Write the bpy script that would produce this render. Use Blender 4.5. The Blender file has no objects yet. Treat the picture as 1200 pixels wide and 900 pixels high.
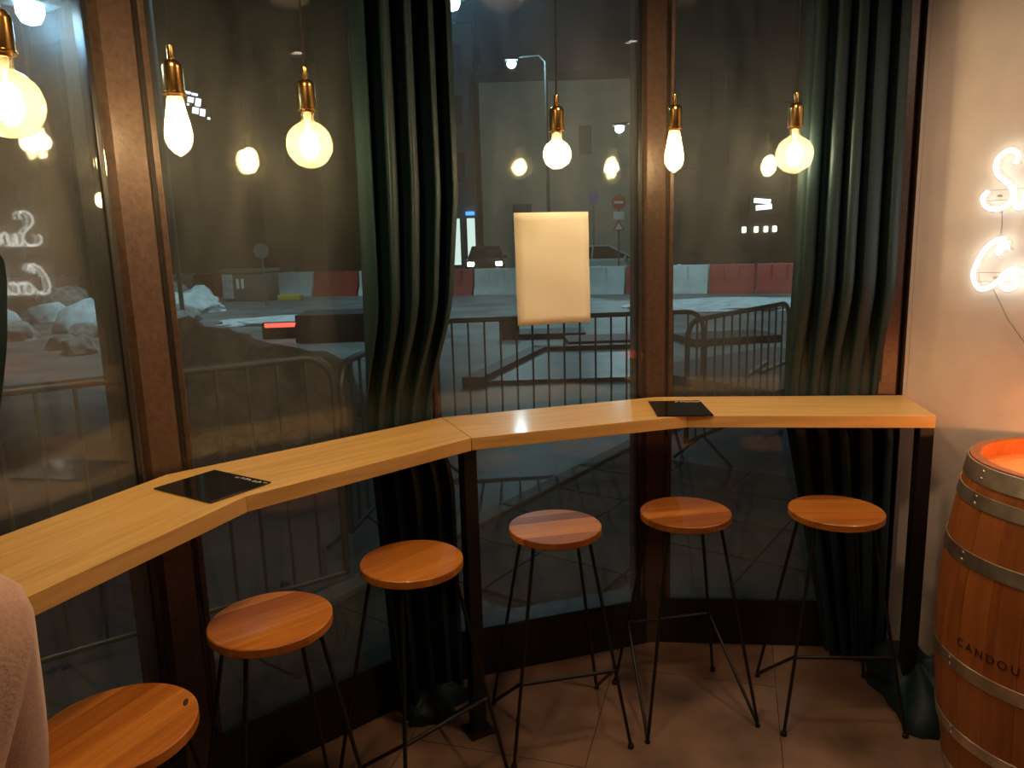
import bpy, bmesh, math, random
from mathutils import Vector, Matrix
random.seed(7)
sc = bpy.context.scene
COL = sc.collection
PI = math.pi
R = math.radians

# ------------------------------------------------------------------ camera
H = 1.629
cam = bpy.data.objects.new('camera', bpy.data.cameras.new('camera'))
COL.objects.link(cam)
cam.data.sensor_width = 36
cam.data.lens = 880.97 * 36 / 1200
cam.data.clip_start = 0.02
cam.data.clip_end = 400
p_, r_ = 0.181798, -0.028748
fw = Vector((0, math.cos(p_), -math.sin(p_)))
up = Vector((0, math.sin(p_), math.cos(p_)))
ri = Vector((1, 0, 0))
ri2 = math.cos(r_) * ri + math.sin(r_) * up
up2 = -math.sin(r_) * ri + math.cos(r_) * up
M4 = Matrix((ri2, up2, -fw)).transposed().to_4x4()
M4.translation = Vector((0, 0, H))
cam.matrix_world = M4
sc.camera = cam

# ------------------------------------------------------------------ world, exposure
w = bpy.data.worlds.new('night')
sc.world = w
w.use_nodes = True
bg = w.node_tree.nodes['Background']
bg.inputs[0].default_value = (0.40, 0.47, 0.52, 1)
bg.inputs[1].default_value = 0.010
sc.view_settings.view_transform = 'Standard'
sc.view_settings.look = 'None'
sc.view_settings.exposure = 0.72
sc.view_settings.gamma = 1
sc.cycles.use_denoising = True
sc.cycles.transparent_max_bounces = 32
sc.cycles.max_bounces = 8
sc.cycles.sample_clamp_indirect = 4.0

BULB_W = 3.8            # pendant bulbs
ROOM_W = 24.0           # unseen ceiling spots, added as fill light
STREET_W = 450.0       # street lamps
FLOOD_W = 0.9           # blue LED floods on the fascia
AMBER_W = 6.5           # little lamp on the barrel

def lamp(name, loc, power, color, radius=0.05, kind='POINT', parent=None, **kw):
    l = bpy.data.lights.new(name, kind)
    l.energy = power
    l.color = color
    l.shadow_soft_size = radius
    for k, v in kw.items():
        setattr(l, k, v)
    o = bpy.data.objects.new(name, l)
    COL.objects.link(o)
    o.location = loc
    if parent:
        o.parent = parent
    return o

# ------------------------------------------------------------------ helpers
def link(o):
    COL.objects.link(o)
    return o

def thing(name, label, cat, loc=(0, 0, 0), rot=0, group=None):
    o = link(bpy.data.objects.new(name, None))
    o.empty_display_size = 0.05
    o.location = loc
    o.rotation_euler = (0, 0, rot)
    o['label'] = label
    o['category'] = cat
    if group:
        o['group'] = group
    return o

def tag(o, label, cat, group=None):
    o['label'] = label
    o['category'] = cat
    if group:
        o['group'] = group
    return o

def obj(name, bm, m, parent=None, loc=None, smooth=None, rot=None):
    me = bpy.data.meshes.new(name)
    bmesh.ops.recalc_face_normals(bm, faces=bm.faces)
    if smooth is not None:
        for f in bm.faces:
            f.smooth = True
        for e in bm.edges:
            if len(e.link_faces) == 2 and e.calc_face_angle(0) > R(smooth):
                e.smooth = False
    bm.to_mesh(me)
    bm.free()
    if m:
        me.materials.append(m)
    o = link(bpy.data.objects.new(name, me))
    if parent:
        o.parent = parent
    if loc:
        o.location = loc
    if rot is not None:
        o.rotation_euler = rot
    return o

def struct(o):
    o['kind'] = 'structure'
    return o

def sharemesh(name, src, parent, loc=(0, 0, 0), rot=(0, 0, 0), scale=(1, 1, 1)):
    o = link(bpy.data.objects.new(name, src.data))
    o.parent = parent
    o.location = loc
    o.rotation_euler = rot
    o.scale = scale
    return o

def dup(root, loc, rot, label=None):
    r = root.copy()
    COL.objects.link(r)
    r.location = loc
    r.rotation_euler = (0, 0, rot)
    if label:
        r['label'] = label
    for ch in list(root.children):
        c = ch.copy()
        COL.objects.link(c)
        c.parent = r
        for g in list(ch.children):
            d = g.copy()
            COL.objects.link(d)
            d.parent = c
    return r

def box(bm, c, s, rz=0, bev=0.0, rot=None):
    g = bmesh.ops.create_cube(bm, size=1)
    vs = g['verts']
    bmesh.ops.scale(bm, vec=s, verts=vs)
    if bev:
        es = list({e for v in vs for e in v.link_edges})
        r = bmesh.ops.bevel(bm, geom=es, offset=bev, segments=2, affect='EDGES', profile=0.6)
        vs = list({v for f in r['faces'] for v in f.verts} | {v for v in vs if v.is_valid})
    if rot is not None:
        bmesh.ops.transform(bm, matrix=rot.to_4x4(), verts=vs)
    elif rz:
        bmesh.ops.rotate(bm, cent=(0, 0, 0), matrix=Matrix.Rotation(rz, 3, 'Z'), verts=vs)
    bmesh.ops.translate(bm, vec=c, verts=vs)
    return vs

def bxm(c, s, rz=0, bev=0.0, rot=None):
    bm = bmesh.new()
    box(bm, c, s, rz, bev, rot)
    return bm

def tube(bm, pts, r, n=8, closed=False, cap=True, flat=1.0):
    pts = [Vector(p) for p in pts]
    N = len(pts)
    rs = r if isinstance(r, (list, tuple)) else [r] * N
    rings = []
    ref = None
    for i, p in enumerate(pts):
        a = pts[i - 1] if (i > 0 or closed) else pts[i]
        b = pts[(i + 1) % N] if (i < N - 1 or closed) else pts[i]
        t = (b - a).normalized()
        if ref is None:
            ref = Vector((0, 0, 1)) if abs(t.z) < .9 else Vector((1, 0, 0))
        u = (ref - t * ref.dot(t)).normalized()
        ref = u
        v = t.cross(u)
        rings.append([bm.verts.new(p + rs[i] * (math.cos(2 * PI * k / n) * u * flat + math.sin(2 * PI * k / n) * v)) for k in range(n)])
    M = N if closed else N - 1
    for i in range(M):
        A, B = rings[i], rings[(i + 1) % N]
        for k in range(n):
            bm.faces.new((A[k], A[(k + 1) % n], B[(k + 1) % n], B[k]))
    if cap and not closed:
        bm.faces.new(rings[0][::-1])
        bm.faces.new(rings[-1])

def tubem(pts, r, n=8, **k):
    bm = bmesh.new()
    tube(bm, pts, r, n, **k)
    return bm

def lathe(prof, n=32, bm=None, c=(0, 0, 0), a0=0, a1=2 * PI):
    bm = bm or bmesh.new()
    full = abs(a1 - a0 - 2 * PI) < 1e-6
    K = n if full else n + 1
    rings = []
    for (r, z) in prof:
        if r < 1e-6:
            rings.append([bm.verts.new((c[0], c[1], c[2] + z))])
        else:
            rings.append([bm.verts.new((c[0] + r * math.cos(a0 + (a1 - a0) * k / n), c[1] + r * math.sin(a0 + (a1 - a0) * k / n), c[2] + z)) for k in range(K)])
    for A, B in zip(rings, rings[1:]):
        for k in range(n):
            k2 = (k + 1) % K
            if len(A) == 1 and len(B) == 1:
                continue
            if len(A) == 1:
                bm.faces.new((A[0], B[k2], B[k]))
            elif len(B) == 1:
                bm.faces.new((A[k], A[k2], B[0]))
            else:
                bm.faces.new((A[k], A[k2], B[k2], B[k]))
    return bm

def prism(poly, z0, z1, bm=None):
    bm = bm or bmesh.new()
    lo = [bm.verts.new((x, y, z0)) for x, y in poly]
    hi = [bm.verts.new((x, y, z1)) for x, y in poly]
    n = len(poly)
    bm.faces.new(lo[::-1])
    bm.faces.new(hi)
    for i in range(n):
        bm.faces.new((lo[i], lo[(i + 1) % n], hi[(i + 1) % n], hi[i]))
    return bm

def catmull(pts, per=8):
    P = [Vector(p) for p in pts]
    P = [P[0] * 2 - P[1]] + P + [P[-1] * 2 - P[-2]]
    out = []
    for i in range(1, len(P) - 2):
        a, b, c, d = P[i - 1], P[i], P[i + 1], P[i + 2]
        for k in range(per):
            t = k / per
            out.append(.5 * (2 * b + (c - a) * t + (2 * a - 5 * b + 4 * c - d) * t * t + (3 * b - a - 3 * c + d) * t ** 3))
    out.append(P[-2])
    return out

# ------------------------------------------------------------------ materials
class NT:
    def __init__(s, name):
        s.m = bpy.data.materials.new(name)
        s.m.use_nodes = True
        s.t = s.m.node_tree
        s.t.nodes.clear()
        s.out = s.n('ShaderNodeOutputMaterial')
    def n(s, typ, **kw):
        nd = s.t.nodes.new(typ)
        for k, v in kw.items():
            if k.startswith('i_'):
                nd.inputs[k[2:].replace('_', ' ')].default_value = v
            else:
                setattr(nd, k, v)
        return nd
    def l(s, a, b):
        s.t.links.new(a, b)
    def math(s, op, a, b=None):
        nd = s.n('ShaderNodeMath', operation=op)
        for i, v in enumerate((a, b)):
            if v is None:
                continue
            if isinstance(v, (int, float)):
                nd.inputs[i].default_value = v
            else:
                s.l(v, nd.inputs[i])
        return nd.outputs[0]
    def ramp(s, fac, stops):
        nd = s.n('ShaderNodeValToRGB')
        e = nd.color_ramp.elements
        while len(e) < len(stops):
            e.new(0.5)
        for i, (p, c) in enumerate(stops):
            e[i].position = p
            e[i].color = (*c, 1)
        s.l(fac, nd.inputs[0])
        return nd.outputs[0]

def simple(name, col, rough=0.5, metal=0.0, noise=0.0, nscale=20.0, bump=0.0, emit=None, estr=0.0, sheen=0.0, stretch=None, coat=0.0):
    t = NT(name)
    b = t.n('ShaderNodeBsdfPrincipled', i_Roughness=rough, i_Metallic=metal)
    b.inputs['Base Color'].default_value = (*col, 1)
    if sheen:
        b.inputs['Sheen Weight'].default_value = sheen
        b.inputs['Sheen Roughness'].default_value = 0.4
        b.inputs['Sheen Tint'].default_value = (*[min(1, c * 9 + .10) for c in col], 1)
    if coat:
        b.inputs['Coat Weight'].default_value = coat
        b.inputs['Coat Roughness'].default_value = 0.08
    if noise or bump:
        tc = t.n('ShaderNodeTexCoord')
        nz = t.n('ShaderNodeTexNoise', i_Scale=nscale, i_Detail=5.0)
        src = tc.outputs['Object']
        if stretch:
            mp = t.n('ShaderNodeMapping')
            mp.inputs['Scale'].default_value = stretch
            t.l(src, mp.inputs[0])
            src = mp.outputs[0]
        t.l(src, nz.inputs['Vector'])
        if noise:
            lo = tuple(c * (1 - noise) for c in col)
            hi = tuple(min(1, c * (1 + noise)) for c in col)
            t.l(t.ramp(nz.outputs[0], [(0.3, lo), (0.7, hi)]), b.inputs['Base Color'])
        if bump:
            bp = t.n('ShaderNodeBump', i_Strength=bump, i_Distance=0.01)
            t.l(nz.outputs[0], bp.inputs['Height'])
            t.l(bp.outputs[0], b.inputs['Normal'])
    if emit:
        b.inputs['Emission Color'].default_value = (*emit, 1)
        b.inputs['Emission Strength'].default_value = estr
    t.l(b.outputs[0], t.out.inputs[0])
    return t.m

def emission(name, col, s):
    t = NT(name)
    e = t.n('ShaderNodeEmission')
    e.inputs[0].default_value = (*col, 1)
    e.inputs[1].default_value = s
    t.l(e.outputs[0], t.out.inputs[0])
    return t.m

def wood(name, cols, rough=0.4, axis='X', grain=28.0, strips=0.0, coat=0.0, rnd=0.0):
    """long grain along axis; strips = width of glued staves (flush) across it"""
    t = NT(name)
    b = t.n('ShaderNodeBsdfPrincipled', i_Roughness=rough)
    if coat:
        b.inputs['Coat Weight'].default_value = coat
        b.inputs['Coat Roughness'].default_value = 0.12
    tc = t.n('ShaderNodeTexCoord')
    oi = t.n('ShaderNodeObjectInfo')
    sep = t.n('ShaderNodeSeparateXYZ')
    t.l(tc.outputs['Object'], sep.inputs[0])
    A = {'X': 0, 'Y': 1, 'Z': 2}[axis]
    B = (A + 1) % 3
    mp = t.n('ShaderNodeMapping')
    s3 = [grain] * 3
    s3[A] = grain * 0.07
    mp.inputs['Scale'].default_value = s3
    t.l(tc.outputs['Object'], mp.inputs[0])
    nz = t.n('ShaderNodeTexNoise', noise_dimensions='4D', i_Scale=1.0, i_Detail=6.0, i_Distortion=1.2)
    t.l(mp.outputs[0], nz.inputs['Vector'])
    wv = t.math('MULTIPLY', oi.outputs['Random'], 37.0)
    val = nz.outputs[0]
    if strips:
        idx = t.math('FLOOR', t.math('ADD', t.math('DIVIDE', sep.outputs[B], strips), 40.37))
        seed = t.math('ADD', idx, wv)
        wn = t.n('ShaderNodeTexWhiteNoise', noise_dimensions='1D')
        t.l(seed, wn.inputs['W'])
        t.l(seed, nz.inputs['W'])
        val = t.math('ADD', t.math('MULTIPLY', nz.outputs[0], 0.55), t.math('MULTIPLY', wn.outputs[0], 0.45))
    else:
        t.l(wv, nz.inputs['W'])
        if rnd:
            val = t.math('ADD', t.math('MULTIPLY', val, 1 - rnd), t.math('MULTIPLY', oi.outputs['Random'], rnd))
    t.l(t.ramp(val, [(0.25, cols[0]), (0.5, cols[1]), (0.75, cols[2])]), b.inputs['Base Color'])
    bp = t.n('ShaderNodeBump', i_Strength=0.08, i_Distance=0.004)
    t.l(nz.outputs[0], bp.inputs['Height'])
    t.l(bp.outputs[0], b.inputs['Normal'])
    t.l(b.outputs[0], t.out.inputs[0])
    return t.m

def glassmat(name, tint=(1, 1, 1), spec=1.0, haze=0.0, hcol=(1, 1, 1), f0=0.04, streaks=False, rough=0.0):
    """thin sheet: Schlick mirror over clear, with an optional film that scatters light"""
    t = NT(name)
    tr = t.n('ShaderNodeBsdfTransparent')
    tr.inputs[0].default_value = (*tint, 1)
    gl = t.n('ShaderNodeBsdfGlossy', i_Roughness=rough)
    ge = t.n('ShaderNodeNewGeometry')
    dt = t.n('ShaderNodeVectorMath', operation='DOT_PRODUCT')
    t.l(ge.outputs['Incoming'], dt.inputs[0])
    t.l(ge.outputs['Normal'], dt.inputs[1])
    c = t.math('SUBTRACT', 1.0, t.math('ABSOLUTE', dt.outputs['Value']))
    f = t.math('ADD', t.math('MULTIPLY', t.math('POWER', c, 5.0), (1 - f0) * spec), f0 * spec)
    base = tr.outputs[0]
    if haze:
        tl = t.n('ShaderNodeBsdfTranslucent')
        df = t.n('ShaderNodeBsdfDiffuse')
        for x in (tl, df):
            x.inputs[0].default_value = (*hcol, 1)
        mm = t.n('ShaderNodeMixShader')
        mm.inputs[0].default_value = 0.5
        t.l(tl.outputs[0], mm.inputs[1])
        t.l(df.outputs[0], mm.inputs[2])
        mh = t.n('ShaderNodeMixShader')
        mh.inputs[0].default_value = haze
        if streaks:
            tc = t.n('ShaderNodeTexCoord')
            mp = t.n('ShaderNodeMapping')
            mp.inputs['Scale'].default_value = (3.0, 3.0, 0.8)
            t.l(tc.outputs['Object'], mp.inputs[0])
            nz = t.n('ShaderNodeTexNoise', i_Scale=1.6, i_Detail=5.0, i_Distortion=0.6)
            t.l(mp.outputs[0], nz.inputs['Vector'])
            rp = t.ramp(nz.outputs[0], [(0.3, (.25,) * 3), (0.72, (1.6,) * 3)])
            t.l(t.math('MULTIPLY', rp, haze), mh.inputs[0])
        t.l(base, mh.inputs[1])
        t.l(mm.outputs[0], mh.inputs[2])
        base = mh.outputs[0]
    mx = t.n('ShaderNodeMixShader')
    t.l(f, mx.inputs[0])
    t.l(base, mx.inputs[1])
    t.l(gl.outputs[0], mx.inputs[2])
    t.l(mx.outputs[0], t.out.inputs[0])
    return t.m

M = {}
M['frame'] = simple('bronze_brown_frame', (0.088, 0.052, 0.036), 0.40, 0.2, noise=0.25, nscale=60, bump=0.12)
M['frame_dark'] = simple('black_plinth_paint', (0.012, 0.010, 0.010), 0.45, noise=0.3)
M['glass'] = glassmat('window_glass', (0.955, 0.975, 0.97), 1.0, 0.010, (0.9, 0.95, 1.0), 0.036)
M['glass_in'] = glassmat('window_glass_with_condensation', (0.955, 0.975, 0.97), 1.0, 0.045, (0.95, 0.96, 0.95), 0.036, streaks=True)
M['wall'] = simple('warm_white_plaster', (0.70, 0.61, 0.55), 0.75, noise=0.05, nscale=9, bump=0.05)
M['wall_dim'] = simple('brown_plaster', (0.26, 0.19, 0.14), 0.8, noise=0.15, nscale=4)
M['ceiling'] = simple('dark_ceiling_paint', (0.10, 0.085, 0.075), 0.8)
M['counter'] = wood('pale_oak_veneer', [(0.56, 0.31, 0.088), (0.70, 0.42, 0.135), (0.78, 0.49, 0.175)], 0.42, 'X', 34, coat=0.15)
M['seat'] = wood('honey_acacia', [(0.25, 0.066, 0.009), (0.52, 0.165, 0.022), (0.72, 0.29, 0.050)], 0.40, 'X', 40, strips=0.062, coat=0.15)
M['steel'] = simple('black_powder_coated_steel', (0.016, 0.013, 0.012), 0.42, 0.3)
M['curtain'] = simple('dark_green_velvet', (0.0050, 0.0235, 0.0265), 0.60, sheen=0.06, noise=0.15, nscale=300)
M['brass'] = simple('brushed_brass', (0.72, 0.42, 0.14), 0.24, 1.0, noise=0.08, nscale=40, stretch=(1, 1, .05))
M['brass_dark'] = simple('aged_brass', (0.30, 0.17, 0.07), 0.35, 1.0)
M['cord'] = simple('black_textile_cord', (0.03, 0.022, 0.018), 0.8)
M['floor'] = simple('brown_concrete_tile', (0.235, 0.142, 0.094), 0.40, noise=0.45, nscale=3.8, bump=0.04)
M['grout'] = simple('dark_grout', (0.10, 0.065, 0.045), 0.8)
M['acrylic'] = simple('black_acrylic', (0.008, 0.008, 0.009), 0.06, coat=0.5)
M['print'] = simple('white_print', (0.62, 0.58, 0.52), 0.5)
M['paper'] = simple('cream_paper', (0.84, 0.77, 0.62), 0.7, noise=0.03, nscale=6)
M['barrel'] = wood('barrel_oak', [(0.22, 0.060, 0.014), (0.36, 0.110, 0.026), (0.44, 0.155, 0.040)], 0.42, 'Z', 26, rnd=0.25)
M['barrel_head'] = wood('barrel_head_oak', [(0.50, 0.20, 0.05), (0.60, 0.26, 0.07), (0.68, 0.32, 0.10)], 0.45, 'X', 26, rnd=0.35)
M['hoop'] = simple('galvanised_hoop', (0.72, 0.64, 0.52), 0.40, 1.0, noise=0.3, nscale=14, bump=0.06)
M['brand'] = simple('burnt_lettering', (0.050, 0.014, 0.008), 0.7)
M['neon'] = emission('neon_tube_glow', (1.0, 0.98, 0.90), 3.8)
M['neon_back'] = glassmat('clear_acrylic_backing', (0.93, 0.93, 0.9), 1.0, 0.05, (1, 1, 1), 0.05)
M['wire'] = simple('thin_grey_wire', (0.28, 0.24, 0.20), 0.5)
M['bulb_amber'] = glassmat('amber_tinted_bulb_glass', (1.0, 0.93, 0.74), 1.0, 0.12, (1.0, 0.86, 0.52), 0.05)
M['bulb_clear'] = glassmat('clear_bulb_glass', (1.0, 0.97, 0.90), 1.0, 0.10, (1.0, 0.86, 0.58), 0.05)
M['bulb_frost'] = glassmat('bright_bulb_glass', (1.0, 0.95, 0.82), 1.0, 0.32, (1.0, 0.90, 0.66), 0.05)
M['filament'] = emission('glowing_filament', (1.0, 0.80, 0.46), 45.0)
M['mount'] = simple('bulb_glass_mount', (0.8, 0.75, 0.6), 0.2)
# outside
M['road'] = simple('wet_grey_road', (0.145, 0.155, 0.155), 0.48, noise=0.5, nscale=0.9, bump=0.3)
M['pave'] = simple('grey_pavement_slab', (0.085, 0.080, 0.064), 0.7, noise=0.3, nscale=3, bump=0.1)
M['kerb'] = simple('pale_kerb_stone', (0.24, 0.24, 0.22), 0.6, noise=0.2)
M['snow'] = simple('dirty_snow', (0.62, 0.68, 0.72), 0.7, noise=0.25, nscale=4, bump=0.3)
M['white_pl'] = simple('white_barrier_plastic', (0.80, 0.90, 0.88), 0.45, noise=0.12, nscale=3)
M['red_pl'] = simple('red_barrier_plastic', (0.52, 0.06, 0.05), 0.45, noise=0.15, nscale=3)
M['galv'] = simple('galvanised_barrier_steel', (0.20, 0.20, 0.19), 0.45, 0.7)
M['galv_dark'] = simple('dark_barrier_steel', (0.06, 0.07, 0.075), 0.5, 0.5)
M['earth'] = simple('dug_up_earth', (0.52, 0.42, 0.32), 0.9, noise=0.5, nscale=5, bump=0.8)
M['plate'] = simple('dark_road_plate', (0.022, 0.020, 0.024), 0.5, 0.3)
M['plate_red'] = simple('rust_red_plate', (0.12, 0.035, 0.035), 0.6)
M['wet_slab'] = simple('wet_grey_slab', (0.15, 0.17, 0.18), 0.4, noise=0.3, nscale=2)
M['fac_beige'] = simple('beige_facade', (0.42, 0.37, 0.29), 0.85, noise=0.1, nscale=1.0)
M['fac_dark'] = simple('dark_facade', (0.055, 0.055, 0.050), 0.85, noise=0.2, nscale=0.6)
M['fac_grey'] = simple('grey_facade', (0.16, 0.165, 0.165), 0.85, noise=0.2, nscale=0.6)
M['roof'] = simple('dark_roof', (0.04, 0.04, 0.045), 0.8)
M['win_dark'] = simple('dark_window_pane', (0.042, 0.043, 0.042), 0.45)
M['win_frame'] = simple('grey_window_frame', (0.05, 0.05, 0.047), 0.6)
M['lit_white'] = emission('lit_shop_window', (0.80, 1.0, 0.92), 0.7)
M['lit_sign'] = emission('lit_sign_face', (0.75, 0.92, 1.0), 1.6)
M['lit_warm'] = emission('warm_shop_lamp', (1.0, 0.85, 0.60), 2.2)
M['lit_blue'] = emission('blue_sign_face', (0.10, 0.40, 1.0), 1.1)
M['led'] = emission('led_sign_dots', (0.85, 0.92, 1.0), 1.3)
M['lamp_head'] = emission('street_lamp_lens', (0.55, 0.85, 1.0), 26.0)
M['head_light'] = emission('headlamp_lens', (0.88, 1.0, 1.0), 14.0)
M['red_glow'] = emission('red_reflection_glow', (1.0, 0.10, 0.07), 1.4)  # emission stands in for a red reflection
M['sign_red'] = simple('sign_red', (0.55, 0.045, 0.035), 0.5)
M['sign_white'] = simple('sign_white', (0.75, 0.72, 0.66), 0.5)
M['car_paint'] = simple('silver_blue_car_paint', (0.55, 0.66, 0.68), 0.3, 0.1, coat=1.0)
M['car_dark'] = simple('dark_car_paint', (0.05, 0.06, 0.065), 0.25, 0.4, coat=1.0)
M['car_glass'] = simple('car_window_glass', (0.012, 0.016, 0.018), 0.06)
M['tyre'] = simple('tyre_rubber', (0.02, 0.02, 0.02), 0.8)
M['bin'] = simple('grit_bin_plastic', (0.10, 0.085, 0.075), 0.5, noise=0.2)
M['bin_face'] = simple('pale_blue_bin_panel', (0.26, 0.36, 0.40), 0.5, noise=0.3, nscale=6)
M['yellow'] = simple('yellow_plastic', (0.55, 0.36, 0.05), 0.5)
M['rock'] = simple('broken_rubble', (0.28, 0.27, 0.26), 0.85, noise=0.4, nscale=6, bump=0.5)
# person
M['skin'] = simple('skin', (0.55, 0.32, 0.23), 0.5)
M['sweater'] = simple('pink_knit', (0.62, 0.40, 0.31), 0.9, noise=0.06, nscale=260, bump=0.15, sheen=0.3)
M['jeans'] = simple('dark_jeans', (0.03, 0.04, 0.07), 0.8)
M['hair'] = simple('brown_hair', (0.035, 0.018, 0.010), 0.5)
M['shoe'] = simple('white_trainer', (0.5, 0.5, 0.48), 0.6)

# ------------------------------------------------------------------ plan of the bay: back line of the counter (B), front line (F)
V2 = lambda x, y: Vector((x, y))
B1, B2, B3, B4 = V2(-.951, 1.981), V2(-.250, 2.588), V2(.557, 2.836), V2(1.465, 2.736)
F1, F2, F3, F4 = V2(-.664, 1.777), V2(-.133, 2.287), V2(.595, 2.506), V2(1.390, 2.403)
d0 = V2(math.cos(R(68.6)), math.sin(R(68.6)))
B0 = B1 - d0 * 1.95
F0 = F1 - d0 * 1.75
Bs = [B0, B1, B2, B3, B4]
def tan(k):
    return (Bs[k + 1] - Bs[k]).normalized()
def nrm(k):
    t = tan(k)
    return V2(-t.y, t.x)          # towards the street
def fp(k, s, off):
    return Bs[k] + tan(k) * s + nrm(k) * off
WD = V2(math.sin(R(36)), -math.cos(R(36)))   # the white wall runs this way from B4
WN = V2(WD.y, -WD.x)                           # into the wall
WN = -WN if WN.dot(V2(1, 1)) < 0 else WN
GAP = .045
ZT, ZC = 2.75, 2.95

# ------------------------------------------------------------------ room shell
outer = [fp(0, 0, .02)]
def corner(k, off):
    # corner between facet k-1 and k, offset outwards
    n1, n2 = nrm(k - 1), nrm(k)
    b = (n1 + n2).normalized()
    return Bs[k] + b * (off / b.dot(n1))
ring = [B0 + nrm(0) * .03, corner(1, .03), corner(2, .03), corner(3, .03), B4 + nrm(3) * .03]
wall_end = B4 + WD * 2.9
room = ring + [wall_end, V2(wall_end.x, -3.2), V2(-2.0, -3.2), V2(-2.0, B0.y)]
fl = struct(obj('floor', prism(room, -.06, -.004), M['grout']))
ce = struct(obj('ceiling', prism([(x * 1.0, y) for x, y in room], ZC, ZC + .06), M['ceiling']))

# tiles (large concrete tiles) clipped to the bay, laid parallel to the joints in view
tdir = R(73.5)
u = V2(math.cos(tdir), math.sin(tdir))
v = V2(-u.y, u.x)
org = V2(.275, 2.385)
def clip(poly, a, b):
    # keep the side to the left of a->b
    out = []
    def side(p):
        return (b.x - a.x) * (p.y - a.y) - (b.y - a.y) * (p.x - a.x)
    for i in range(len(poly)):
        P, Q = poly[i], poly[(i + 1) % len(poly)]
        sp, sq = side(P), side(Q)
        if sp >= 0:
            out.append(P)
        if sp * sq < 0:
            out.append(P + (Q - P) * (sp / (sp - sq)))
    return out
edges = [(ring[4], ring[3]), (ring[3], ring[2]), (ring[2], ring[1]), (ring[1], ring[0]), (B4 + WD * 2.9 - WN * .004, B4 - WN * .004), (V2(-1.95, 3), V2(-1.95, -3)), (V2(-3, .2), V2(3, .2))]
cw = []
TW, TL = .60, 1.2
for i in range(-4, 5):
    for j in range(-4, 4):
        s0 = i * TW
        l0 = j * TL - .88 + (.60 if i % 2 else 0)
        g = .0015
        poly = [org + v * -(s0 + g) + u * (l0 + g), org + v * -(s0 + g) + u * (l0 + TL - g), org + v * -(s0 + TW - g) + u * (l0 + TL - g), org + v * -(s0 + TW - g) + u * (l0 + g)]
        if sum((poly[k].x * poly[(k + 1) % 4].y - poly[(k + 1) % 4].x * poly[k].y) for k in range(4)) < 0:
            poly.reverse()
        for a, b in edges:
            poly = clip(poly, a, b)
            if len(poly) < 3:
                break
        if len(poly) < 3:
            continue
        obj('tile', prism(poly, -.004, 0), M['floor'], fl)

# white wall on the right with its thick end
def wallprism(a, b, n, th, z0, z1):
    return prism([a, b, b + n * th, a + n * th], z0, z1)
struct(obj('wall_right', wallprism(B4 + WD * .0, wall_end, WN, .16, 0, ZC), M['wall']))
struct(obj('trim_5', wallprism(B4 - WD * .014, B4 - WD * .001, WN, .15, 0, ZC), M['wall']))
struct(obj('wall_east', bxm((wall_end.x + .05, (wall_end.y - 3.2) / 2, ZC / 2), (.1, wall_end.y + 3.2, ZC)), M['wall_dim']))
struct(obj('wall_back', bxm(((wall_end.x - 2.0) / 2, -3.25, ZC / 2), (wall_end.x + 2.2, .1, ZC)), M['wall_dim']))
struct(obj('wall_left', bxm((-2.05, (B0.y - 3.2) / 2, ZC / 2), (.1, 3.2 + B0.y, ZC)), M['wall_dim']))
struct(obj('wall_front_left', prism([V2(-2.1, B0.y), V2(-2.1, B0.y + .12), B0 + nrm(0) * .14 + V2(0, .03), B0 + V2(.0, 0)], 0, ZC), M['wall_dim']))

# window posts
postpos = [B1 + tan(1) * .018, B2 - tan(1) * .062, B3 + tan(2) * .0, B4 - tan(3) * .062]
def post(i, c, k1, k2, wd, f0=.040):
    t = (tan(k1) + tan(k2)).normalized()
    n = V2(-t.y, t.x)
    h = wd / 2
    prof = [c + t * -h + n * (f0 + .02), c + t * -(h - .028) + n * (f0 - .012), c + t * (h - .028) + n * (f0 - .012), c + t * h + n * (f0 + .02), c + t * h + n * .17, c - t * h + n * .17]
    r = struct(obj('trim_%d' % i, prism(prof, 0, ZC), M['frame']))
    return r
post(1, postpos[0], 0, 1, .14)
post(2, postpos[1], 1, 1, .105, .05)
post(3, postpos[2], 2, 3, .125)
post(4, postpos[3], 3, 3, .122)

struct(obj('trim_7', prism([B4 + nrm(3) * .04 - tan(3) * .006, B4 + WN * .01 + V2(.0, .02), B4 + WN * .15, B4 + nrm(3) * .17], 0, ZC), M['frame']))
# windows: two sheets of glass, black plinth, head
segs = [(0, 0.02, 1.95 - .045), (1, .075, .927 - .115), (2, -.012, .8445 - .052), (3, .050, .9135 - .12)]
for i, (k, s0, s1) in enumerate(segs):
    e = struct(link(bpy.data.objects.new('window_%d' % (i + 1), None)))
    mid = fp(k, (s0 + s1) / 2, 0)
    e.location = (mid.x, mid.y, 0)
    ang = math.atan2(tan(k).y, tan(k).x)
    e.rotation_euler = (0, 0, ang)
    L = s1 - s0 + .03
    obj('pane', bxm((0, GAP + .003, (.19 + ZT) / 2), (L, .005, ZT - .19)), M['glass_in'], e)
    obj('pane', bxm((0, GAP + .023, (.19 + ZT) / 2), (L, .005, ZT - .19)), M['glass'], e)
    pl = obj('plinth', bxm((0, .09, .0975), (L + .03, .12, .195), bev=.006), M['frame_dark'], e)
    obj('head_frame', bxm((0, .09, (ZT + ZC) / 2), (L + .03, .11, ZC - ZT), bev=.004), M['frame'], e)
    for sx in (-1, 1):
        obj('glazing_bead', bxm((sx * (L / 2 - .018), GAP + .012, (.195 + ZT) / 2), (.016, .034, ZT - .195), bev=.003), M['frame_dark'] if sx > 0 else M['frame'], e)

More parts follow.
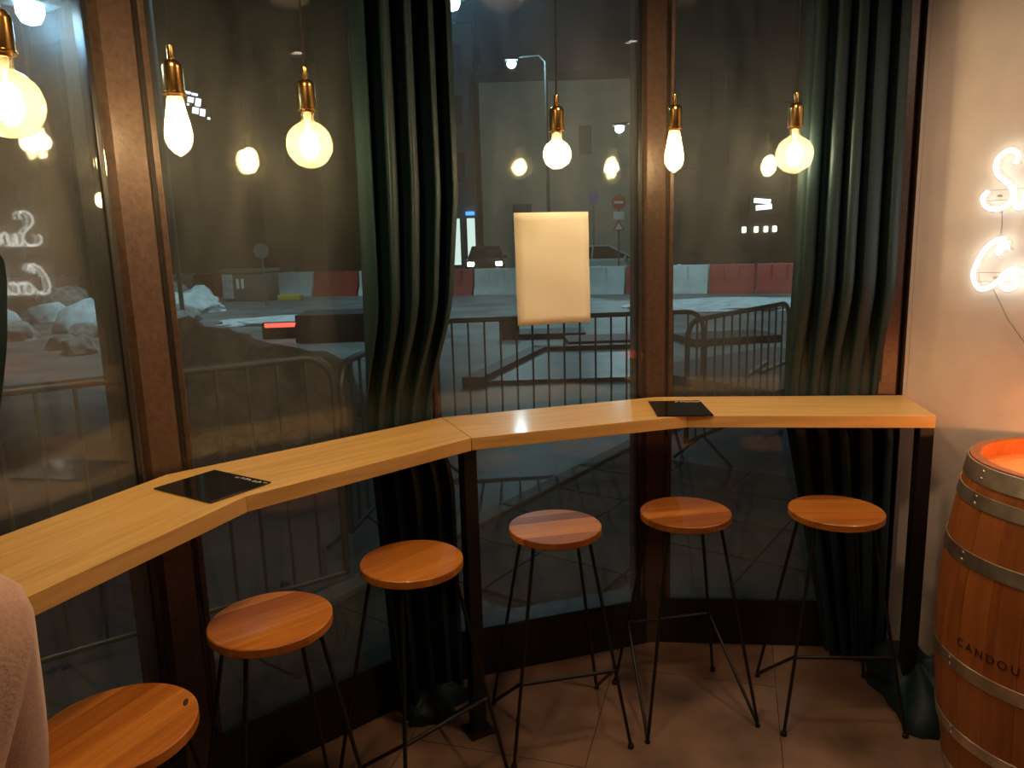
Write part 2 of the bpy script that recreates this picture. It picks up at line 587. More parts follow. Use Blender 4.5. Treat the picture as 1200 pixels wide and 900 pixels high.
# ------------------------------------------------------------------ counter
HC, TH = 1.041, .042
ct = thing('bar_counter', 'long pale oak window counter bent in facets on black steel legs', 'counter', (0, 0, 0))
def panel(a, b, c, d, ang):
    o = V2((a.x + c.x) / 2, (a.y + c.y) / 2)
    bm = bmesh.new()
    rm = Matrix.Rotation(-ang, 2)
    P = [rm @ (p - o) for p in (a, b, c, d)]
    prism(P, -TH, 0, bm)
    top = [e for e in bm.edges]
    bmesh.ops.bevel(bm, geom=top, offset=.0012, segments=1, affect='EDGES')
    ob = obj('tabletop_panel', bm, M['counter'], ct, (o.x, o.y, HC), rot=(0, 0, ang))
    return ob
e_ = .0012
panel(F0, F1, B1, B0, R(68.6))
panel(F1, F2 - tan(1) * e_, B2 - tan(1) * e_, B1, R(40.9))
panel(F2 + tan(2) * e_, F3, B3, B2 + tan(2) * e_, R(17.1))
Bend = B4 - WD * -.0 - tan(3) * .006
panel(F3, F4, Bend, B3, R(-6.3))
for (c, ang) in ((F2 + (B2 - F2).normalized() * .035 + V2(-.004, 0), R(29)), (F4 + (B4 - F4).normalized() * .026 - tan(3) * .026, R(-6.3))):
    lg = obj('leg', bxm((0, 0, (HC - TH) / 2), (.046, .046, HC - TH), bev=.003), M['steel'], ct, (c.x, c.y, 0), rot=(0, 0, ang))
    obj('foot_plate', bxm((0, 0, .004), (.09, .09, .008), bev=.002), M['steel'], lg)
# wall bearer under the back edge
for k, s0, s1 in ((1, .10, .60), (2, .1, .72), (3, .07, .46)):
    a = fp(k, (s0 + s1) / 2, -.02)
    obj('bearer', bxm((0, 0, -.0125), (s1 - s0, .03, .025)), M['steel'], ct, (a.x, a.y, HC - TH), rot=(0, 0, math.atan2(tan(k).y, tan(k).x)))

# black placards on the counter
def placard(pts, label, seed):
    o = sum((V2(*p) for p in pts), V2(0, 0)) / 4
    ex = (V2(*pts[1]) - V2(*pts[0]))
    ang = math.atan2(ex.y, ex.x)
    wx = ((V2(*pts[1]) - V2(*pts[0])).length + (V2(*pts[2]) - V2(*pts[3])).length) / 2
    wy = ((V2(*pts[3]) - V2(*pts[0])).length + (V2(*pts[2]) - V2(*pts[1])).length) / 2
    t = thing('menu_placard', label, 'placard', (o.x, o.y, HC + .0005), ang)
    obj('board', bxm((0, 0, .002), (wx, wy, .004), bev=.001), M['acrylic'], t)
    rr = random.Random(seed)
    bm = bmesh.new()
    x = wx * .00
    while x < wx * .46:               # an unreadable line of handwriting along the far edge
        pts2 = [(x + k * .004, wy * .40 + rr.uniform(-.006, .006), .0048) for k in range(4)]
        tube(bm, pts2, .0012, 4)
        x += .0125 + rr.choice((0, 0, .006))
    obj('lettering', bm, M['print'], t)
    return t
placard([(-.823, 1.998), (-.627, 1.871), (-.736, 1.723), (-.927, 1.854)], 'black glossy placard on the left stretch of counter, reflecting the bulbs', 3)
placard([(.504, 2.742), (.694, 2.731), (.682, 2.484), (.492, 2.497)], 'black glossy placard on the counter in front of the middle window post', 5)

# paper on the third window
pa = fp(2, .44, GAP - .0035)
bm = bmesh.new()
nx, nz = 8, 14
PW, PH = .284, .40
grid = [[bm.verts.new(((-.5 + i / nx) * PW + (.003 * (1 - j / nz)), -.0012 - .004 * (1 - j / nz) ** 2 * (1 + math.sin(i * 1.1)) - .0015 * math.sin(j * .9 + i * .5), (j / nz) * PH - .006 * (i / nx) * 0)) for j in range(nz + 1)] for i in range(nx + 1)]
for i in range(nx):
    for j in range(nz):
        bm.faces.new((grid[i][j], grid[i + 1][j], grid[i + 1][j + 1], grid[i][j + 1]))
pp = obj('paper_notice', bm, M['paper'], None, (pa.x, pa.y - .001, 1.343), smooth=60, rot=(0, 0, math.atan2(tan(2).y, tan(2).x)))
sm = pp.modifiers.new('t', 'SOLIDIFY')
sm.thickness = .0006
tag(pp, 'blank cream sheet of paper stuck on the window glass', 'paper')

# ------------------------------------------------------------------ stools
HS = .725
SR = .152
def make_stool():
    t = thing('bar_stool', '', 'stool', (0, 0, 0), 0, 'bar stools along the counter')
    prof = [(0, 0), (SR - .003, 0), (SR, .003), (SR, .0225), (SR - .0025, .025), (0, .025)]
    obj('seat', lathe(prof, 56), M['seat'], t, (0, 0, HS - .025), smooth=35)
    bm = lathe([(0, 0), (.118, 0), (.118, .006), (0, .006)], 40)
    obj('mounting_plate', bm, M['steel'], t, (0, 0, HS - .031), smooth=35)
    a, b = .092, .196        # half spacing at seat / floor; -y is the footrest side
    zf = .262
    bd = .176
    f = 1 - zf / (HS - .03)
    for sx in (-1, 1):
        top = (sx * a, -.078, HS - .03)
        foot = (sx * b, -bd, .006)
        obj('leg', tubem([top, foot], .0058, 8), M['steel'], t, smooth=50)
        rt = (sx * a, .078, HS - .03)
        rf = (sx * b, bd, .008)
        jn = tuple(top[i] + (foot[i] - top[i]) * f for i in range(3))
        dirv = (Vector(jn) - Vector(rf)).normalized()
        rin = Vector(rf) + Vector((0, 0, 0))
        pts = [rt, Vector(rt).lerp(Vector(rf), .97), Vector(rf) + Vector((0, -.003, -.002)), Vector(rf) + dirv * .025, jn]
        obj('hairpin_leg', tubem(pts, .0058, 8), M['steel'], t, smooth=60)
        obj('foot_cap', lathe([(0, 0), (.010, 0), (.010, .012), (.007, .016), (0, .016)], 12), M['steel'], t, (foot[0], foot[1], 0))
        obj('foot_cap', lathe([(0, 0), (.009, 0), (.009, .006), (0, .006)], 12), M['steel'], t, (rf[0], rf[1] - .003, 0))
    xf = a + (b - a) * f
    yf = -(.078 + (bd - .078) * f)
    obj('footrest', tubem([(-xf, yf, zf), (xf, yf, zf)], .0062, 8), M['steel'], t, smooth=50)
    return t
stools = [((1.079, 2.409), -4, 'rightmost round wooden bar stool, in front of the right curtain near the barrel'),
          ((.577, 2.433), 190, 'round wooden bar stool in front of the middle window post'),
          ((.127, 2.337), 12, 'round wooden bar stool just right of the middle counter leg, under the paper notice'),
          ((-.312, 2.096), 44, 'round wooden bar stool just left of the middle counter leg, before the left curtain'),
          ((-.624, 1.758), 38, 'round wooden bar stool below the counter bend, with striped light and dark seat boards'),
          ((-.797, 1.331), 66, 'nearest round wooden bar stool at the bottom left, with a dark knot in its seat')]
st0 = make_stool()
for i, ((x, y), a, lab) in enumerate(stools):
    if i == 0:
        o = st0
        o.location = (x, y, 0)
        o.rotation_euler = (0, 0, R(a))
        o['label'] = lab
    else:
        o = dup(st0, (x, y, 0), R(a), lab)
    if i == 5:
        kn = obj('wood_knot', lathe([(0, 0), (.0075, 0), (.006, .0006), (0, .0008)], 12), M['brand'], o, (.112, -.068, HS + .0001), rot=(0, 0, R(40)))
        kn.scale = (1.9, .7, 1)

# ------------------------------------------------------------------ pendant bulbs
def pendant(loc, kind, label, gm, yaw=0):
    """origin at the centre of the bulb"""
    x, y, z = loc
    t = thing('pendant_light', label, 'lamp', (x, y, z - .01), 0, 'pendant bulbs over the window counter')
    if kind == 'edison':
        rb = .032
        prof = [(0, -.068), (.004, -.0665), (.014, -.060), (.0245, -.049), (.0310, -.034), (.0325, -.019), (.0308, -.001), (.0275, .017), (.0240, .035), (.0212, .052), (.0200, .064), (.0175, .070)]
        ztop = .070
    else:
        rb = .0625 if kind == 'g125' else .0475
        prof = []
        for k in range(0, 15):
            a = -PI / 2 + k / 14 * (PI / 2 + math.acos(.0205 / rb))
            prof.append((max(0, rb * math.cos(a)) if k else 0, rb * math.sin(a)))
        zt = prof[-1][1]
        prof += [(.0178, zt + .003), (.0172, zt + .008), (.0172, zt + .022), (.0160, zt + .026)]
        ztop = zt + .026
    obj('glass_bulb', lathe(prof, 40), gm, t, (0, 0, .01), smooth=80)
    # filament cage on a glass stem
    obj('stem', lathe([(.011, ztop), (.010, ztop - .016), (.004, ztop - .03), (.003, .028), (0, .028)], 16), M['mount'], t, (0, 0, .01), smooth=60)
    fr, fh, fn = (.011, .040, 6) if kind == 'edison' else ((.023, .036, 13) if kind == 'g125' else (.017, .028, 10))
    bm = bmesh.new()
    for k in range(fn):
        a = 2 * PI * k / fn
        pts_ = []
        for q in range(7):
            u_ = q / 6 * 2 - 1
            rr_ = fr * math.sqrt(max(.05, 1 - .92 * u_ * u_))
            pts_.append((rr_ * math.cos(a + .5 * u_), rr_ * math.sin(a + .5 * u_), fh * -u_))
        tube(bm, pts_, .0030, 6)
    obj('filament', bm, M['filament'], t, (0, 0, .01))
    zb = ztop + .01
    obj('bulb_cap', lathe([(.0152, -.004), (.0172, -.002), (.0172, .014), (.0150, .016), (0, .016)], 24), M['brass_dark'], t, (0, 0, zb), smooth=40)
    hz = zb + .004
    s = [(.0165, 0), (.0275, 0), (.0275, .004), (.0245, .006), (.0245, .060), (.0225, .069), (.0170, .076), (.0085, .080), (.0085, .108), (.0070, .112), (0, .112)]
    obj('socket', lathe(s, 32), M['brass'], t, (0, 0, hz), smooth=35)
    top = ZC - (z - .01)
    bm = tubem([(0, 0, hz + .11), (0.002, 0, hz + .3), (0, 0, top)], .0028, 6)
    obj('cord', bm, M['cord'], t)
    obj('ceiling_rose', lathe([(0, -.03), (.02, -.03), (.05, -.012), (.05, 0), (0, 0)], 24), M['brass'], t, (0, 0, top), smooth=35)
    lamp('bulb_glow', (0, 0, 0.01), BULB_W, (1.0, .77, .46), .022, parent=t)
    return t
pendant((-.935, 1.497, 1.919), 'g125', 'large round bulb at the left edge of the photo, partly cut off', M['bulb_amber'])
pendant((-.786, 1.895, 1.932), 'edison', 'teardrop bulb hanging next to the left window post', M['bulb_frost'])
pendant((-.533, 2.137, 1.915), 'g125', 'large round amber bulb left of the left green curtain', M['bulb_amber'])
pendant((.170, 2.565, 1.920), 'g95', 'smaller round bulb hanging above the paper notice', M['bulb_frost'])
pendant((.570, 2.636, 1.924), 'edison', 'teardrop bulb hanging in front of the middle window post', M['bulb_frost'])
pendant((.984, 2.655, 1.907), 'g125', 'large round bulb at the edge of the right green curtain', M['bulb_clear'])

# ------------------------------------------------------------------ curtains
def curtain(name_label, k, fn, z0, z1, folds, ph=0.0, nu=150, nzz=70, seed=1):
    """fn(z) -> (s_left, s_right, offset, amplitude); offset is towards the street"""
    rr = random.Random(seed)
    w1 = [rr.uniform(.65, 1.35) for _ in range(folds + 2)]
    tot = sum(w1[:folds])
    cum = [0]
    for i in range(folds):
        cum.append(cum[-1] + w1[i] / tot)
    amp = [rr.uniform(.7, 1.15) for _ in range(folds + 1)]
    bm = bmesh.new()
    g = []
    for i in range(nu + 1):
        q = i / nu
        j = max(x for x in range(folds) if cum[x] <= q + 1e-9)
        loc = (q - cum[j]) / (cum[j + 1] - cum[j])
        col = []
        for m in range(nzz + 1):
            z = z0 + (z1 - z0) * m / nzz
            sl, sr, off, am = fn(z)
            wob = .05 * math.sin(z * 2.1 + j * 1.7) 
            c = math.cos(2 * PI * (loc + ph) + wob)
            c = math.copysign(abs(c) ** .75, c)
            o = off - am * amp[j] * c + .12 * am * math.sin(7 * q + .7 * z)
            s = sl + (sr - sl) * q + .010 * math.sin(2 * PI * loc * 2) * (am / .04)
            P = fp(k, s, o)
            col.append(bm.verts.new((P.x, P.y, z)))
        g.append(col)
    for i in range(nu):
        for m in range(nzz):
            bm.faces.new((g[i][m], g[i + 1][m], g[i + 1][m + 1], g[i][m + 1]))
    return bm

def lerp(a, b, t):
    t = max(0, min(1, t))
    return a + (b - a) * t
def sstep(a, b, x):
    t = max(0, min(1, (x - a) / (b - a)))
    return t * t * (3 - 2 * t)

def puddle(c, size, seed, h=.07):
    rr = random.Random(seed)
    bm = bmesh.new()
    n, m = 40, 10
    ph = [rr.uniform(0, 6) for _ in range(6)]
    rings = []
    for j in range(m + 1):
        a = j / m * PI / 2
        ring_ = []
        for i in range(n):
            th = 2 * PI * i / n
            rad = 1 + .13 * math.sin(3 * th + ph[0]) + .09 * math.sin(5 * th + ph[1]) + .05 * math.sin(11 * th + ph[2])
            fold = 1 + .22 * math.sin(6 * th + ph[3] + j * .5) * math.sin(a * 2)
            ring_.append(bm.verts.new((size[0] * rad * math.cos(a) * math.cos(th), size[1] * rad * math.cos(a) * math.sin(th), h * math.sin(a) * fold)) if j < m else None)
        if j == m:
            topv = bm.verts.new((0, 0, h))
            ring_ = [topv]
        rings.append(ring_)
    for j in range(m - 1):
        for i in range(n):
            bm.faces.new((rings[j][i], rings[j][(i + 1) % n], rings[j + 1][(i + 1) % n], rings[j + 1][i]))
    for i in range(n):
        bm.faces.new((rings[m - 1][i], rings[m - 1][(i + 1) % n], rings[m][0]))
    return bm

def prof_off(z, hi, lo, am_hi, am_lo):
    """bulges into the room above and below the counter, tucked into the slit behind it"""
    up_ = sstep(1.045, 1.5, z)
    dn_ = 1 - sstep(.90, .995, z)
    off = .020 + (hi - .020) * up_ + (lo - .020) * dn_
    am = .009 + (am_hi - .009) * up_ + (am_lo - .009) * dn_
    return off, am

def c1(z):
    off, am = prof_off(z, -.058, -.035, .055, .034)
    sl = lerp(.628, .640, (z - 1.08) / 1.3)
    sr = lerp(.885, .970, (z - 1.05) / .75)
    if z < 1.0:
        sr = lerp(.93, .885, (z - .8) / .22)
        sl = lerp(.66, .62, z / .9)
    return sl, sr, off, am
t = thing('curtain', 'floor-length dark green curtain between the second and third windows, left one', 'curtain', (0, 0, 0), 0, 'dark green window curtains')
obj('cloth', curtain('', 1, c1, .015, 2.70, 4, .1, seed=4), M['curtain'], t, smooth=80)
pd = fp(1, .79, -.075)
obj('hem_puddle', puddle(None, (.13, .062), 3, .08), M['curtain'], t, (pd.x, pd.y, .001), smooth=80, rot=(0, 0, R(41)))
rod = [(*fp(1, .55, -.05), 2.72), (*fp(1, 1.0, -.05), 2.72)]
obj('curtain_rail', tubem(rod, .010, 8), M['steel'], t)

def c2(z):
    off, am = prof_off(z, -.052, -.045, .054, .042)
    sl = lerp(.478, .500, (z - 1.05) / 1.3)
    sr = lerp(.832, .825, (z - 1.05) / 1.3)
    if z < 1.0:
        sl = lerp(.665, .478, z / .95)
        sr = .865
    return sl, sr, off, am
t = thing('curtain', 'floor-length dark green curtain beside the white wall, right one', 'curtain', (0, 0, 0), 0, 'dark green window curtains')
obj('cloth', curtain('', 3, c2, .015, 2.70, 5, .55, seed=9), M['curtain'], t, smooth=80)
obj('hem_puddle', puddle(None, (.15, .25), 8, .14), M['curtain'], t, (1.425, 2.46, .001), smooth=80, rot=(0, 0, R(-8)))
obj('curtain_rail', tubem([(*fp(3, .44, -.05), 2.72), (*fp(3, .90, -.05), 2.72)], .010, 8), M['steel'], t)

L0 = 1.95
def c0(z):
    off, am = prof_off(z, -.05, -.03, .030, .025)
    sr = L0 - (.470 - .075 * (z - 1.05) / .5)
    if z > 1.62:
        sr -= .16 * sstep(1.60, 1.85, z)
    return L0 - .85, sr, off, am
t = thing('curtain', 'dark green curtain edge at the far left of the photo', 'curtain', (0, 0, 0), 0, 'dark green window curtains')
obj('cloth', curtain('', 0, c0, .015, 2.70, 5, .3, seed=5), M['curtain'], t, smooth=80)

# ------------------------------------------------------------------ neon sign on the white wall
GL = {  # strokes on a unit em: baseline 0, x-height .42, cap 1
 'S': [[(.10, .33), (.02, .22), (.10, .05), (.34, .02), (.50, .20), (.42, .42), (.22, .62), (.20, .84), (.36, .99), (.52, .92), (.50, .76)]],
 'w': [[(0, .40), (.05, .06), (.16, .06), (.22, .36), (.27, .06), (.38, .06), (.45, .40), (.56, .30)]],
 'e': [[(0, .16), (.20, .26), (.24, .38), (.14, .43), (.05, .24), (.10, .04), (.24, .04), (.36, .18)]],
 't': [[(.0, .20), (.14, .60), (.18, .82), (.10, .30), (.14, .04), (.26, .05), (.36, .18)], [(.0, .52), (.30, .55)]],
 'C': [[(.52, .82), (.44, .72), (.46, .86), (.56, .92), (.60, .80), (.56, .94), (.44, 1.0), (.22, .84), (.06, .52), (.02, .26), (.14, .03), (.34, .06), (.52, .22)]],
 'o': [[(.22, .42), (.06, .30), (.06, .08), (.20, .03), (.30, .18), (.24, .42), (.34, .36), (.44, .38)]],
 'c': [[(.28, .36), (.18, .42), (.06, .28), (.08, .06), (.22, .04), (.38, .18)]],
 'k': [[(0, .14), (.18, .66), (.20, .96), (.11, .92), (.06, .02)], [(.08, .24), (.24, .40), (.22, .26), (.10, .22), (.20, .18), (.28, .03), (.40, .16)]],
 'a': [[(.26, .40), (.10, .40), (.04, .16), (.12, .03), (.24, .16), (.28, .40), (.26, .06), (.34, .05), (.44, .18)]],
 'i': [[(0, .16), (.10, .40), (.08, .06), (.16, .04), (.26, .18)], [(.11, .56), (.125, .57)]],
 'l': [[(0, .14), (.18, .66), (.20, .96), (.11, .92), (.07, .08), (.16, .03), (.26, .16)]],
 's': [[(0, .14), (.14, .42), (.22, .22), (.16, .03), (.02, .08)]],
}
ADV = {'S': .50, 'w': .54, 'e': .33, 't': .33, 'C': .50, 'o': .42, 'c': .34, 'k': .38, 'a': .42, 'i': .25, 'l': .25, 's': .26}
wang = math.atan2(WD.y, WD.x)
def neon(word, s0, zb, hh, label, wscale):
    base = B4 + WD * s0
    t = thing('neon_sign', label, 'sign', (base.x, base.y, zb), wang)
    x = 0
    inn = -1 if (Matrix.Rotation(wang, 2) @ V2(0, 1)).dot(WN) > 0 else 1
    for ch in word:
        bm = bmesh.new()
        bk = bmesh.new()
        for st in GL[ch]:
            P = [Vector(((x + a) * hh * wscale, inn * .035, b * hh)) for a, b in st]
            C = catmull(P, 7) if len(P) > 2 else P
            tube(bm, C, .0068, 8)
            tube(bk, [c + Vector((0, -inn * .012, 0)) for c in C], .015, 8)
        lt = obj('neon_letter', bm, M['neon'], t, smooth=80)
        obj('backing', bk, M['neon_back'], lt, smooth=80)
        x += ADV[ch]
    for fx in (.12, .5, .85):
        obj('standoff', tubem([(x * hh * wscale * fx, 0, hh * .24), (x * hh * wscale * fx, inn * .022, hh * .24)], .004, 6), M['wire'], t)
    for zz in (.34, .16):
        obj('support_wire', tubem([(.04 * hh, inn * .02, hh * zz), (x * hh * wscale, inn * .02, hh * zz)], .0012, 5), M['wire'], t)
    return t, inn
ns, inn = neon('Sweet', .217, 1.700, .185, 'white neon script sign on the wall, upper word starting with S', 1.0)
n2, inn = neon('Cocktails', .208, 1.440, .165, 'white neon script sign on the wall, lower word starting with C', 1.0)
obj('cable', tubem([(.055, inn * .012, -.0), (.058, inn * .008, -.05), (.055, inn * .008, -.105)], .0014, 5), M['wire'], ns)
obj('cable', tubem([(.06, inn * .012, -.0), (.11, inn * .006, -.10), (.24, inn * .006, -.27), (.55, inn * .006, -.5)], .0014, 5), M['wire'], n2)

# ------------------------------------------------------------------ barrel
bx_, by_ = 1.575, 1.985
BH = 1.0
bt = thing('wine_barrel', 'varnished oak wine barrel with steel hoops beside the white wall', 'barrel', (bx_, by_, 0), R(20))
def brad(z):
    q = (z - BH / 2) / (BH / 2)
    return .332 - .056 * q * q
NS = 24
rr = random.Random(2)
for k in range(NS):
    a0 = 2 * PI * k / NS + .0014
    a1 = 2 * PI * (k + 1) / NS - .0014
    bm = bmesh.new()
    rows = []
    nz = 14
    dr = rr.uniform(-.0008, .0008)
    for j in range(nz + 1):
        z = BH * j / nz
        ro = brad(z) + dr
        row = []
        for (rad, a) in ((ro, a0), (ro + .0004, (a0 + a1) / 2), (ro, a1), (ro - .025, a1), (ro - .025, a0)):
            row.append(bm.verts.new((rad * math.cos(a), rad * math.sin(a), z)))
        rows.append(row)
    for A, Bq in zip(rows, rows[1:]):
        for i in range(5):
            bm.faces.new((A[i], A[(i + 1) % 5], Bq[(i + 1) % 5], Bq[i]))
    bm.faces.new(rows[0][::-1])
    bm.faces.new(rows[-1])
    obj('stave', bm, M['barrel'], bt)
for (z0, z1) in ((.945, .996), (.880, .920), (.715, .757), (.395, .437), (.175, .213), (.004, .055)):
    pr = [(brad(z0) + .0012, z0), (brad(z0) + .0042, z0 + .001), (brad(z1) + .0042, z1 - .001), (brad(z1) + .0012, z1)]
    hp = obj('hoop', lathe(pr, 64), M['hoop'], bt, smooth=50)
    a = R(160)
    for q in (-.010, .010):
        zz = (z0 + z1) / 2 + q
        obj('rivet', lathe([(.0055, 0), (.004, .002), (0, .003)], 10), M['hoop'], hp, ((brad(zz) + .004) * math.cos(a), (brad(zz) + .004) * math.sin(a), zz), rot=(0, PI / 2, a))
HR = brad(.94) - .026
hw = .095
k = -3
y0 = -HR
while y0 < HR - .01:
    y1 = min(HR, y0 + hw)
    pts = []
    n = 8
    for i in range(n + 1):
        yy = y0 + .0008 + (y1 - y0 - .0016) * i / n
        pts.append(V2(math.sqrt(max(0, HR * HR - yy * yy)), yy))
    pts += [V2(-p.x, p.y) for p in reversed(pts)]
    if pts[0].x > .002:
        obj('head_board', prism(pts, .925, .950), M['barrel_head'], bt)
    y0 = y1
# branded lettering burnt into the staves (reads as in the photo, mostly worn)
def letters(word, z0, hgt, adeg0, dadeg):
    fc = bpy.data.curves.new('lt', 'FONT')
    for i, ch in enumerate(word):
        if ch == ' ':
            continue
        fc.body = ch
        fc.size = hgt * 1.4
        fc.align_x = 'CENTER'
        fc.extrude = .0006
        fo = bpy.data.objects.new('lt', fc)
        COL.objects.link(fo)
        dg = bpy.context.evaluated_depsgraph_get()
        me = bpy.data.meshes.new_from_object(fo.evaluated_get(dg))
        bpy.data.objects.remove(fo)
        me.materials.clear()
        me.materials.append(M['brand'])
        o = link(bpy.data.objects.new('burnt_letter', me))
        a = R(adeg0 + dadeg * i) - R(20)
        o.parent = bt
        rad = brad(z0 + hgt / 2) + .0012
        o.location = (rad * math.cos(a), rad * math.sin(a), z0)
        o.rotation_euler = (PI / 2, 0, a + PI / 2)
letters('CANDOURAULIN', .482, .024, 186, 5.6)

# small amber lamp standing on the barrel, just outside the picture
lt = thing('table_lamp', 'small amber lamp standing on the barrel head', 'lamp', (1.66, 1.885, .951))
obj('base', lathe([(0, 0), (.045, 0), (.045, .012), (.012, .02), (.010, .10), (0, .10)], 24), M['brass_dark'], lt, smooth=40)
obj('shade', lathe([(.060, .112), (.042, .19), (0, .192), (0, .190), (.040, .188), (.058, .112)], 24), simple('amber_glass_shade', (.6, .2, .05), .4, emit=(1, .30, .07), estr=1.0), lt, smooth=60)
lamp('amber_glow', (-.018, .012, .105), AMBER_W, (1.0, .36, .12), .012, parent=lt)

# ------------------------------------------------------------------ unseen ceiling spots, added to light the stools, wall and room
for i, (x, y, pw, c) in enumerate(((-.42, 1.10, 1.0, (1, .66, .36)), (.62, 1.83, .9, (1, .66, .38)), (1.95, 1.30, 1.0, (1, .77, .58)), (.1, -1.6, .35, (1, .64, .34)))):
    t = thing('fill_spot', 'unseen added fill spotlight ' + ('above the left stretch of stools', 'above the right stretch of stools', 'in front of the white wall', 'at the back of the room')[i], 'lamp', (x, y, ZC), 0, 'added fill spotlights')
    obj('housing', lathe([(.06, 0), (.06, -.10), (.055, -.10), (.05, -.02), (0, -.02)], 24), M['steel'], t, smooth=40)
    obj('lens', lathe([(0, -.085), (.050, -.085)], 24), emission('spot_lens', c, 6.0), t)
    lamp('spot_glow', (0, 0, -.12), ROOM_W * pw, c, .12, 'SPOT', t, spot_size=R((150, 150, 95, 150)[i]), spot_blend=.6)
    if i == 2:                       # added wall washer, turned to brighten the white wall
        bpy.context.view_layer.update()
        t.children[-1].rotation_euler = (R(38), 0, R(-6))

# ------------------------------------------------------------------ the person at the left edge
def skin_mesh(name, verts, edges, rad, m, parent, root=0, lvl=2):
    me = bpy.data.meshes.new(name)
    me.from_pydata([tuple(v_) for v_ in verts], edges, [])
    o = link(bpy.data.objects.new(name, me))
    md = o.modifiers.new('skin', 'SKIN')
    md.use_smooth_shade = True
    for i, r in enumerate(rad):
        sv = me.skin_vertices[0].data[i]
        sv.radius = (r, r) if not isinstance(r, tuple) else r
        sv.use_root = (i == root)
    s = o.modifiers.new('sub', 'SUBSURF')
    s.levels = s.render_levels = lvl
    dg = bpy.context.evaluated_depsgraph_get()
    nm = bpy.data.meshes.new_from_object(o.evaluated_get(dg))
    o.modifiers.clear()
    o.data = nm
    nm.materials.clear()
    nm.materials.append(m)
    for p in nm.polygons:
        p.use_smooth = True
    o.parent = parent
    return o
PX, PY = -.532, .405
prot = R(66)            # facing the window: local +y faces the glass
per = thing('person', 'person in a pink knit sweater seated at the left end of the counter', 'person', (PX, PY, 0), prot)
J = [(0, -.02, .82), (0, 0, .95), (0, .02, 1.12), (0, .01, 1.31), (0, .02, 1.41), (0, .04, 1.49), (0, .06, 1.57), (0, .05, 1.64)]
RD = [(.15, .11), (.135, .095), (.15, .10), (.14, .085), (.055, .055), (.052, .055), (.072, .088), (.062, .072)]
E = [(i, i + 1) for i in range(7)]
def add(p, r, frm):
    J.append(p)
    RD.append(r)
    E.append((frm, len(J) - 1))
    return len(J) - 1
arms = {}
for sx in (-1, 1):
    sh = add((sx * .185, .01, 1.325), .058, 3)
    ua = add((sx * .186, .02, 1.20), .050, sh)
    el = add((sx * .205, .10, 1.03), .042, ua)
    fa = add((sx * .19, .27, 1.055), .038, el)
    wr = add((sx * .15, .38, 1.075), .026, fa)
    pm = add((sx * .14, .44, 1.075), .028, wr)
    kn = add((sx * .135, .475, 1.075), .030, pm)
    for q, (dx, ln) in enumerate(((-.03, .075), (-.01, .085), (.01, .08), (.03, .062))):
        f1 = add((sx * .135 + dx, .500, 1.072), .0095, kn)
        f2 = add((sx * .135 + dx * 1.15, .500 + ln * .5, 1.066), .0085, f1)
        f3 = add((sx * .135 + dx * 1.2, .500 + ln, 1.054), .0075, f2)
    th = add((sx * .14 - sx * .035, .43, 1.07), .011, pm)
    th2 = add((sx * .14 - sx * .055, .47, 1.062), .009, th)
    arms[sx] = (sh, ua, el, fa, wr)
    hp_ = add((sx * .095, .02, .80), .088, 0)
    mt = add((sx * .12, .22, .79), .078, hp_)
    kn_ = add((sx * .13, .42, .76), .058, mt)
    ca = add((sx * .125, .40, .56), .054, kn_)
    ank = add((sx * .12, .36, .33), .036, ca)
    to = add((sx * .12, .47, .285), .036, ank)
body = skin_mesh('body', J, E, RD, M['skin'], per)
# clothes on the same skeleton
def sub(ids, grow, name, m, extra=None):
    ids = list(ids)
    mp = {k: i for i, k in enumerate(ids)}
    ed = [(mp[a], mp[b]) for a, b in E if a in mp and b in mp]
    rd = [(RD[k][0] + grow, RD[k][1] + grow) if isinstance(RD[k], tuple) else RD[k] + grow for k in ids]
    return skin_mesh(name, [J[k] for k in ids], ed, rd, m, per)
sub([0, 1, 2, 3] + list(arms[-1]) + list(arms[1]), .013, 'sweater', M['sweater'])
legs = [i for i, p in enumerate(J) if p[2] < .83 and p[2] > .32 or i == 0]
sub(legs, .012, 'trousers', M['jeans'])
bm = bmesh.new()
bmesh.ops.create_uvsphere(bm, u_segments=24, v_segments=16, radius=1)
bmesh.ops.scale(bm, vec=(.086, .105, .125), verts=bm.verts)
for vv in list(bm.verts):
    if vv.co.y > .045 and vv.co.z < .06:
        vv.co.y = .045
obj('hair', bm, M['hair'], per, (0, .035, 1.615), smooth=80)
for sx in (-1, 1):
    bm = bmesh.new()
    bmesh.ops.create_uvsphere(bm, u_segments=12, v_segments=8, radius=.011)
    obj('eye', bm, M['sign_white'], per, (sx * .028, .138, 1.595), smooth=80)
    bm = bmesh.new()
    bmesh.ops.create_uvsphere(bm, u_segments=10, v_segments=8, radius=1)
    bmesh.ops.scale(bm, vec=(.008, .018, .030), verts=bm.verts)
    obj('ear', bm, M['skin'], per, (sx * .082, .06, 1.58), smooth=80)
    obj('shoe', bxm((sx * .12, .42, .272), (.085, .25, .06), bev=.025), M['shoe'], per, smooth=50)
obj('nose', lathe([(.014, -.02), (.008, .02), (0, .028)], 10), M['skin'], per, (0, .146, 1.57), smooth=60)
obj('mouth', bxm((0, .140, 1.527), (.045, .012, .012), bev=.004), simple('lips', (.4, .13, .11), .5), per)
# the stool carrying them
dup(st0, (PX, PY, 0), prot + PI, 'bar stool under the person in the pink sweater')

# ================================================================== OUTSIDE
gs = struct(obj('ground', prism([V2(-120, 1.0), V2(-120, 160), V2(120, 160), V2(120, 1.0), V2(3.0, 1.0), V2(1.72, 2.88), V2(1.40, 2.93), corner(3, .17), corner(2, .17), corner(1, .17), B0 + nrm(0) * .17], -.12, -.03), M['road']))
